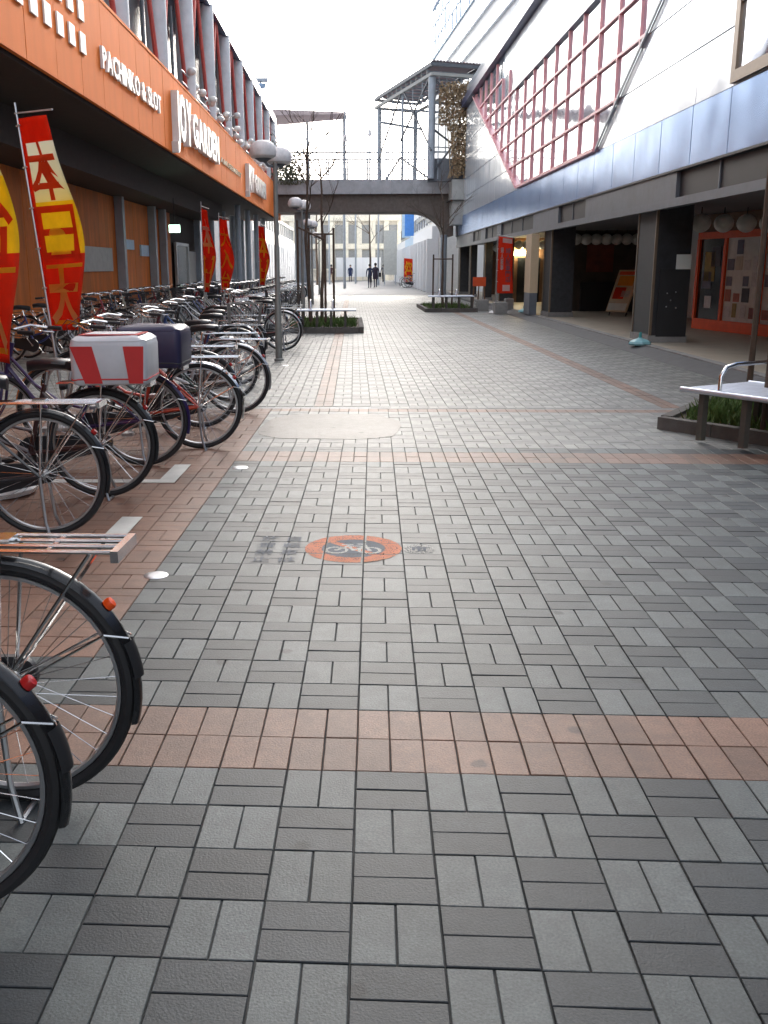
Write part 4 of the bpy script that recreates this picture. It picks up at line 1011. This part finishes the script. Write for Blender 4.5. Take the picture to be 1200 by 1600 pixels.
for u_ in (.2,.35,.5,.65,.8): cbar(u_,.04,.0,u_,.04,4.4,.045,'mullion','grey'); cbar(u_,.94,.0,u_,.94,4.4,.045,'mullion','grey')
for v_ in (.15,.3,.65,.8): cbar(0,v_,3.4,0,v_,4.4,.045,'mullion','grey')
for z_ in (1.4,2.4): cbar(0,.04,z_,1,.04,z_,.05,'tie_beam','grey')
st_ = MB().box(-.1,2.0,.6,1.2,-.1,.9); st_.build('stair_parapet', M['beam'], CN)
def foliage(t, n, size, fx, mname, name='foliage'):
    g = MB()
    for _ in range(n):
        p = fx(); a = Vector((J(1),J(1),J(1))).normalized()*size*random.uniform(.5,1.4); b = a.cross(Vector((J(1),J(1),J(1)))).normalized()*size*random.uniform(.3,.8)
        p = Vector(p); g.add([p-a,p+b,p+a,p-b],[(0,1,2,3)])
    g.build(name, M[mname], t)
t = thing('climbing_vine', 'mass of dry brown vine hanging in the stair canopy frame', 'vine', (4.0, 46.9, 5.4))
def fx():
    z = random.uniform(0, 1)**.8; x = J(.95)*(1 if z > .55 else .6)+( .0 if z > .5 else .2); return (x-.1, J(.4), .1+z*4.0)
foliage(t, 4800, .07, fx, 'vine')
m = MB()
for i in range(14): m.tube([(J(.6),J(.3),0),(J(.6),J(.3),1.5),(J(.8),J(.3),3),(J(.8),J(.3),4)], .02, 5, cap=False)
m.build('stems', M['vine'], t)
t = thing('climbing_shrub', 'dusty shrub growing over the left end of the footbridge railing', 'shrub', (-4.1, 49.4, 5.3))
foliage(t, 1500, .07, lambda: (random.gauss(0,.55), J(.4), abs(random.gauss(0,.7))), 'vine2')
m = MB()
for i in range(10): m.tube([(J(.3),J(.2),0),(J(.6),J(.3),.8),(J(1.0),J(.4),random.uniform(1.2,2.4))], .012, 5, cap=False)
m.build('stems', M['bark'], t)
# thin canopy roof beyond the bridge, left
t = thing('walkway_roof', 'long thin walkway roof on slim posts high beyond the footbridge, left', 'canopy', (0,0,0), TH)
MB().add([(-6.0,57,9.55),(-.55,68,11.2),(-.5,69.5,11.1),(-6.2,62,9.6),(-6.0,57,9.95),(-.55,68,11.32),(-.5,69.5,11.22),(-6.2,62,9.95)],[(0,3,2,1),(4,5,6,7),(0,1,5,4),(1,2,6,5),(2,3,7,6),(3,0,4,7)]).build('roof_slab', M['pinkroof'], t)
for x, y in ((-.7,68.5),(-3.0,65.5),(-5.6,60)): MB().lathe([(.1,0),(.08,9.6+(x+6)*.28)], (x,y,0), 10).build('post', M['grey'], t, True)
t = thing('rooftop_floodlight', 'small floodlight mast on the roof end of the orange hall', 'floodlight', S(-4.4, 49.5, 8.6), TH)
MB().tube([(0,0,0),(0,0,1.3)], .04, 8).build('mast', M['grey'], t); MB().box(-.35,.35,-.25,.25,1.3,1.42).build('hood', M['grey'], t); MB().lathe([(.0005,1.0),(.2,1.0),(.26,1.2),(.0005,1.22)], n=12).build('lamp', M['palesign'], t)

# ------------------------------------------------------------------ tall block behind the right building
TB = thing('office_block', 'tall pale office block with gridded top windows rising behind the right building', 'building', (4.16, 75, 0), math.radians(4.7))
MB().box(.05, 26, -70, 0, 0, 19.3).build('body', mat('pale tile wall', (.72,.74,.76), .45, var=.05, scale=1), TB)
MB().box(-.1, 26, -70.05, .05, 19.0, 19.9).build('parapet', mat('blue grey parapet', (.25,.32,.5), .4), TB)
wg = obj('window_band', None, TB)
for j in range(3):
    for i in range(24):
        MB().box(-.01, .045, -1.5-i*1.5-.0, -.08-i*1.5, 15.85+j*1.06, 16.85+j*1.06).build('pane', M['glass'], wg) if i < 24 else None
m = MB()
for i in range(25): m.box(-.05, .04, -.08-i*1.5, -.0-i*1.5, 15.8, 19.0)
for j in range(4): m.box(-.045, .035, -37, -.001, 15.76+j*1.06, 15.84+j*1.06)
m.build('window_grid', mat('pale blue grid', (.3,.45,.6), .4), wg)
for z in (14.4, 13.2, 11.6): MB().box(-.12, .049, -70, -.001, z, z+.12).build('ledge', M['panel'], TB)

# ------------------------------------------------------------------ far end of the street
FE = thing('arcaded_building', 'beige old building with tall pillars and windows closing the far end of the street', 'building', (-3, 112, 0), TH)
MB().box(-8, 6.5, .3, 12, 0, 9.2).build('body', M['beigedark'], FE)
pl = MB().box(-.28, .28, -.1, .299, 0, 6.4).mesh('pillar', M['beige'])
wd_ = MB().box(-.45, .45, .22, .298, 0, 2.0).mesh('window', M['win']); sil = MB().box(-.55, .55, .1, .297, -.14, -.001).mesh('sill', M['beige'])
for i in range(10):
    obj('pillar', pl, FE, (-7.6+i*1.5, 0, 0))
    if i < 9:
        for z in (4.0, 1.3): w0 = obj('window', wd_, FE, (-6.85+i*1.5, 0, z)); obj('sill', sil, w0)
MB().box(-8.1, 6.6, -.2, .2, 6.41, 7.0).build('cornice', M['beige'], FE); MB().box(-8.1, 6.6, -.15, .25, 3.45, 3.85).build('string_course', M['beige'], FE)
t = thing('hoarding', 'plain white site hoarding at the far end of the street', 'hoarding', (-2.3, 107, 0), TH)
for i in range(5): MB().box(-1.7+i*.95, -1.7+i*.95+.94, 0, .05, .45, 2.45).build('panel', M['hoard'], t)
for i in range(6): MB().box(-1.72+i*.95, -1.68+i*.95, .06, .12, 0, 2.5).build('post', M['grey'], t)
def shop(s0_, s1_, H_, wallm, lab, kind):
    t = thing('shop_house', lab, 'building', S(4.75, s0_), TH); L_ = s1_-s0_
    MB().box(.1, 9, 0, L_-.02, 0, H_).build('wall', M[wallm], t); MB().box(-.05, 9.05, -.03, L_, H_, H_+.25).build('roof', M['block'], t)
    n = max(2, int(L_/2.2))
    for i in range(n+1): MB().box(-.6, .08, i*(L_-.4)/n, i*(L_-.4)/n+.3, 0, 3.0).build('pillar', M['hoard'], t)
    MB().box(-.3, .09, 0, L_-.03, 3.0, 3.7).build('fascia', M['hoard'] if kind != 'blue' else M['palesign'], t)
    for i in range(n):
        y0 = i*(L_-.4)/n+.3; y1 = (i+1)*(L_-.4)/n
        if kind == 'shutter' or i % 2: MB().box(.03, .095, y0, y1, 0, 2.9).build('shutter', M['shutter'], t)
        else: MB().box(.03, .095, y0, y1, 0, 2.9).build('shop_window', M['darkglass'], t)
    if H_ > 4.5:
        for i in range(n): w0 = MB().box(.02, .095, i*L_/n+.5, i*L_/n+1.5, 4.1, 5.0).build('window', M['win'], t)
    if kind == 'blue':
        for i, mt in enumerate(('bluesign','palesign')): MB().box(-.9, -.2, 1.0+i*4.2, 1.15+i*4.2, 3.75, 5.6).build('projecting_sign', M[mt], t)
    return t
shop(57.5, 66, 4.2, 'wall_white', 'low white pillared shop with grey shutters just beyond the bridge, right', 'shutter')
shop(66, 76, 4.6, 'wall_white', 'pale shop with dark windows in the middle of the far right row', 'window')
shop(76, 88, 6.4, 'wall_white', 'shop with blue and pale blue projecting signs in the far right row', 'blue')
shop(88, 104, 7.2, 'block', 'farthest pale shop in the row on the right', 'window')
t = shop(63, 104, 5.0, 'wall_white', 'long low pale shop row on the far left beyond the footbridge', 'window')
t.location = S(-6.2, 104); t.rotation_euler = (0, 0, TH+PI)
t = thing('low_house', 'low white house seen through the open columns under the orange hall end', 'building', (-16, 66, 0), .1)
MB().box(-4, 6, 0, 8, 0, 3.4).build('wall', M['hoard'], t); MB().add([(-4.5,-.6,3.4),(6.5,-.6,3.4),(6.5,4,4.9),(-4.5,4,4.9),(6.5,8.6,3.4),(-4.5,8.6,3.4)],[(0,1,2,3),(3,2,4,5),(0,3,5),(1,4,2)]).build('roof', M['pinkroof'], t)
for x in (-3,-1,1,3): w0 = MB().box(x, x+1.1, -.05, -.001, 1.2, 2.3).build('window', M['win'], t)
for (x, s_, lab, h) in ((-2.2, 88, 'slim grey pole near the street middle before the hoarding, left one', 6.5), (.1, 90, 'slim grey pole in front of the hoarding, right one', 6.2), (1.9, 80, 'tall pale banner pole by the far right shops', 6.0)):
    m = MB().lathe([(.09,0),(.06,h),(.0005,h)], n=10); t = thing('utility_pole', lab, 'pole', S(x, s_)); m.build('shaft', M['grey'], t, True); MB().tube([(0,0,h-.3),(.5,0,h)], .03, 6).build('arm', M['grey'], t)
t = thing('sign_panel', 'tall pale grey sign panel standing left of the blue signs', 'sign', S(3.0, 84), TH); MB().box(-.55,.55,-.05,.05,.8,4.4).build('panel', M['shutter'], t); MB().box(-.5,-.42,-.04,.04,0,.8).build('post', M['grey'], t); MB().box(.42,.5,-.04,.04,0,.8).build('post', M['grey'], t)
nobori(S(3.55, 72.0), 0, .7, 1.7, .35, '祭', 0, 'bright orange red banner outside the far right shops', None, 1, .05)
for i, (x, s_, lab) in enumerate(((-3.1, 84, 'bare tree left of the beige building at the street end'), (1.6, 97, 'bare tree right of the hoarding at the street end'))):
    bare_tree(S(x, s_), 6.5, .12, lab, low=2.2, seed=30+i)

# ------------------------------------------------------------------ people
def person(loc, rz, lab, top=(.02,.03,.07), legs=(.03,.035,.06), H_=1.62, stride=.16, coat=False, bag=False):
    t = thing('person', lab, 'person', loc, rz); k = H_/1.7
    pt = [(0,0,.93,.13,.10),(0,0,1.08,.12,.09),(0,.0,1.25,.15,.10),(0,0,1.40,.15,.09),(0,0,1.48,.055,.055),(0,.01,1.55,.065,.075),(0,.015,1.64,.075,.09),(0,.01,1.70,.05,.06)]
    nodes = []; edges = []; rad = []
    def nd(p, r, par=None):
        nodes.append(Vector(p)*k); rad.append(r if isinstance(r, tuple) else (r, r)); i = len(nodes)-1
        if par is not None: edges.append((par, i))
        return i
    a = None; ids = []
    for x, y, z, rx, ry in pt: a = nd((x,y,z), (rx*k, ry*k), a); ids.append(a)
    for s_ in (-1, 1):
        h = nd((s_*.09,0,.88), .085, ids[0]); kn = nd((s_*.10, s_*stride*.6+.03, .49), .058, h); an = nd((s_*.10, s_*stride-.03, .09), .04, kn); nd((s_*.11, s_*stride+.14, .035), .035, an)
        sh = nd((s_*.19,0,1.38), .055, ids[3]); el = nd((s_*.25,-.04-s_*.05,1.12), .043, sh); wr = nd((s_*.24, .08-s_*.09, .90), .03, el); nd((s_*.24,.12-s_*.09,.80), .024, wr)
    me = bpy.data.meshes.new('body'); me.from_pydata([tuple(v) for v in nodes], edges, [])
    o = obj('body', me, t); md = o.modifiers.new('skin', 'SKIN'); 
    for i, v in enumerate(me.skin_vertices[0].data): v.radius = rad[i]; v.use_root = (i == 0)
    sd = o.modifiers.new('sub', 'SUBSURF'); sd.levels = 1; sd.render_levels = 1
    # colour by height: real clothing zones in object space
    m = bpy.data.materials.new('clothes'); m.use_nodes = True; n = m.node_tree; b = n.nodes['Principled BSDF']; b.inputs['Roughness'].default_value = .85
    tc = n.nodes.new('ShaderNodeTexCoord'); sx = n.nodes.new('ShaderNodeSeparateXYZ'); n.links.new(tc.outputs['Object'], sx.inputs[0])
    cr = n.nodes.new('ShaderNodeValToRGB'); cr.color_ramp.interpolation = 'CONSTANT'; dv = n.nodes.new('ShaderNodeMath'); dv.operation = 'DIVIDE'; dv.inputs[1].default_value = 2*k
    n.links.new(sx.outputs['Z'], dv.inputs[0]); n.links.new(dv.outputs[0], cr.inputs[0]); n.links.new(cr.outputs[0], b.inputs['Base Color'])
    E_ = cr.color_ramp.elements; E_[0].color = (.02,.02,.02,1); E_[1].position = .04; E_[1].color = (*legs,1)
    e = E_.new(.455); e.color = (*top,1); e = E_.new(.745); e.color = (.45,.28,.2,1)
    me.materials.append(m)
    MB().ball((0,-.012*k,1.665*k), .105*k, 12, 1.1).build('hair', M['hair'], t, True)
    MB().ball((0,.035*k,1.61*k), .08*k, 12, 1.15).build('face', M['skin'], t, True)
    if coat: MB().lathe([(.20*k,.62*k),(.19*k,.95*k),(.17*k,1.2*k),(.2*k,1.38*k),(.08*k,1.47*k)], n=14).build('coat', mat('coat %s' % lab[:8], top, .85), t, True)
    if bag: MB().box(.24,.40,-.1,.1,.75,1.05).build('bag', M['blackpl'], t)
    return t
person((-.28, 70.5, 0), PI*.05, 'person in dark navy clothes walking away near the street middle, left of two', coat=False, H_=1.6)
person((.12, 71.0, 0), .2, 'person in a dark coat with a bag walking close beside the one in navy', top=(.04,.03,.05), coat=True, bag=True, H_=1.66)
person((-2.35, 101, 0), PI, 'lone person in a long blue coat before the white hoarding', top=(.02,.035,.1), coat=True, legs=(.1,.1,.12))
person((3.0, 76, 0), PI, 'person in an orange jacket standing near the far right shops', top=(.75,.13,.03), legs=(.5,.1,.03))
person((.95, 98, 0), .3, 'lone person in grey clothes far down the street, right of the hoarding', top=(.1,.1,.12), legs=(.05,.05,.06))
person((-3.9, 92, 0), .1, 'person in a dark red top and beige trousers at the far left of the street', top=(.07,.025,.03), legs=(.3,.22,.16))


# every thing to its place along the street
for o in list(col.objects):
    if o.parent or o.type in ('CAMERA','LIGHT') or o.get('kind') == 'structure': continue
    if o in (LH,): o.location.y -= .42
    elif o in (RB,): o.location.y += .52
    elif o is FB: pass
    elif o['category'] == 'notice': o.location.y += .50
    elif o['category'] == 'planter': o.location.y += .105*o.location.x-(.17 if o.location.x > 3.5 and o.location.y < 12 else 0)
    else: o.location.y += .105*o.location.x
for o in col.objects:
    if o.name.startswith('bay_marking'): o.location.y -= .15
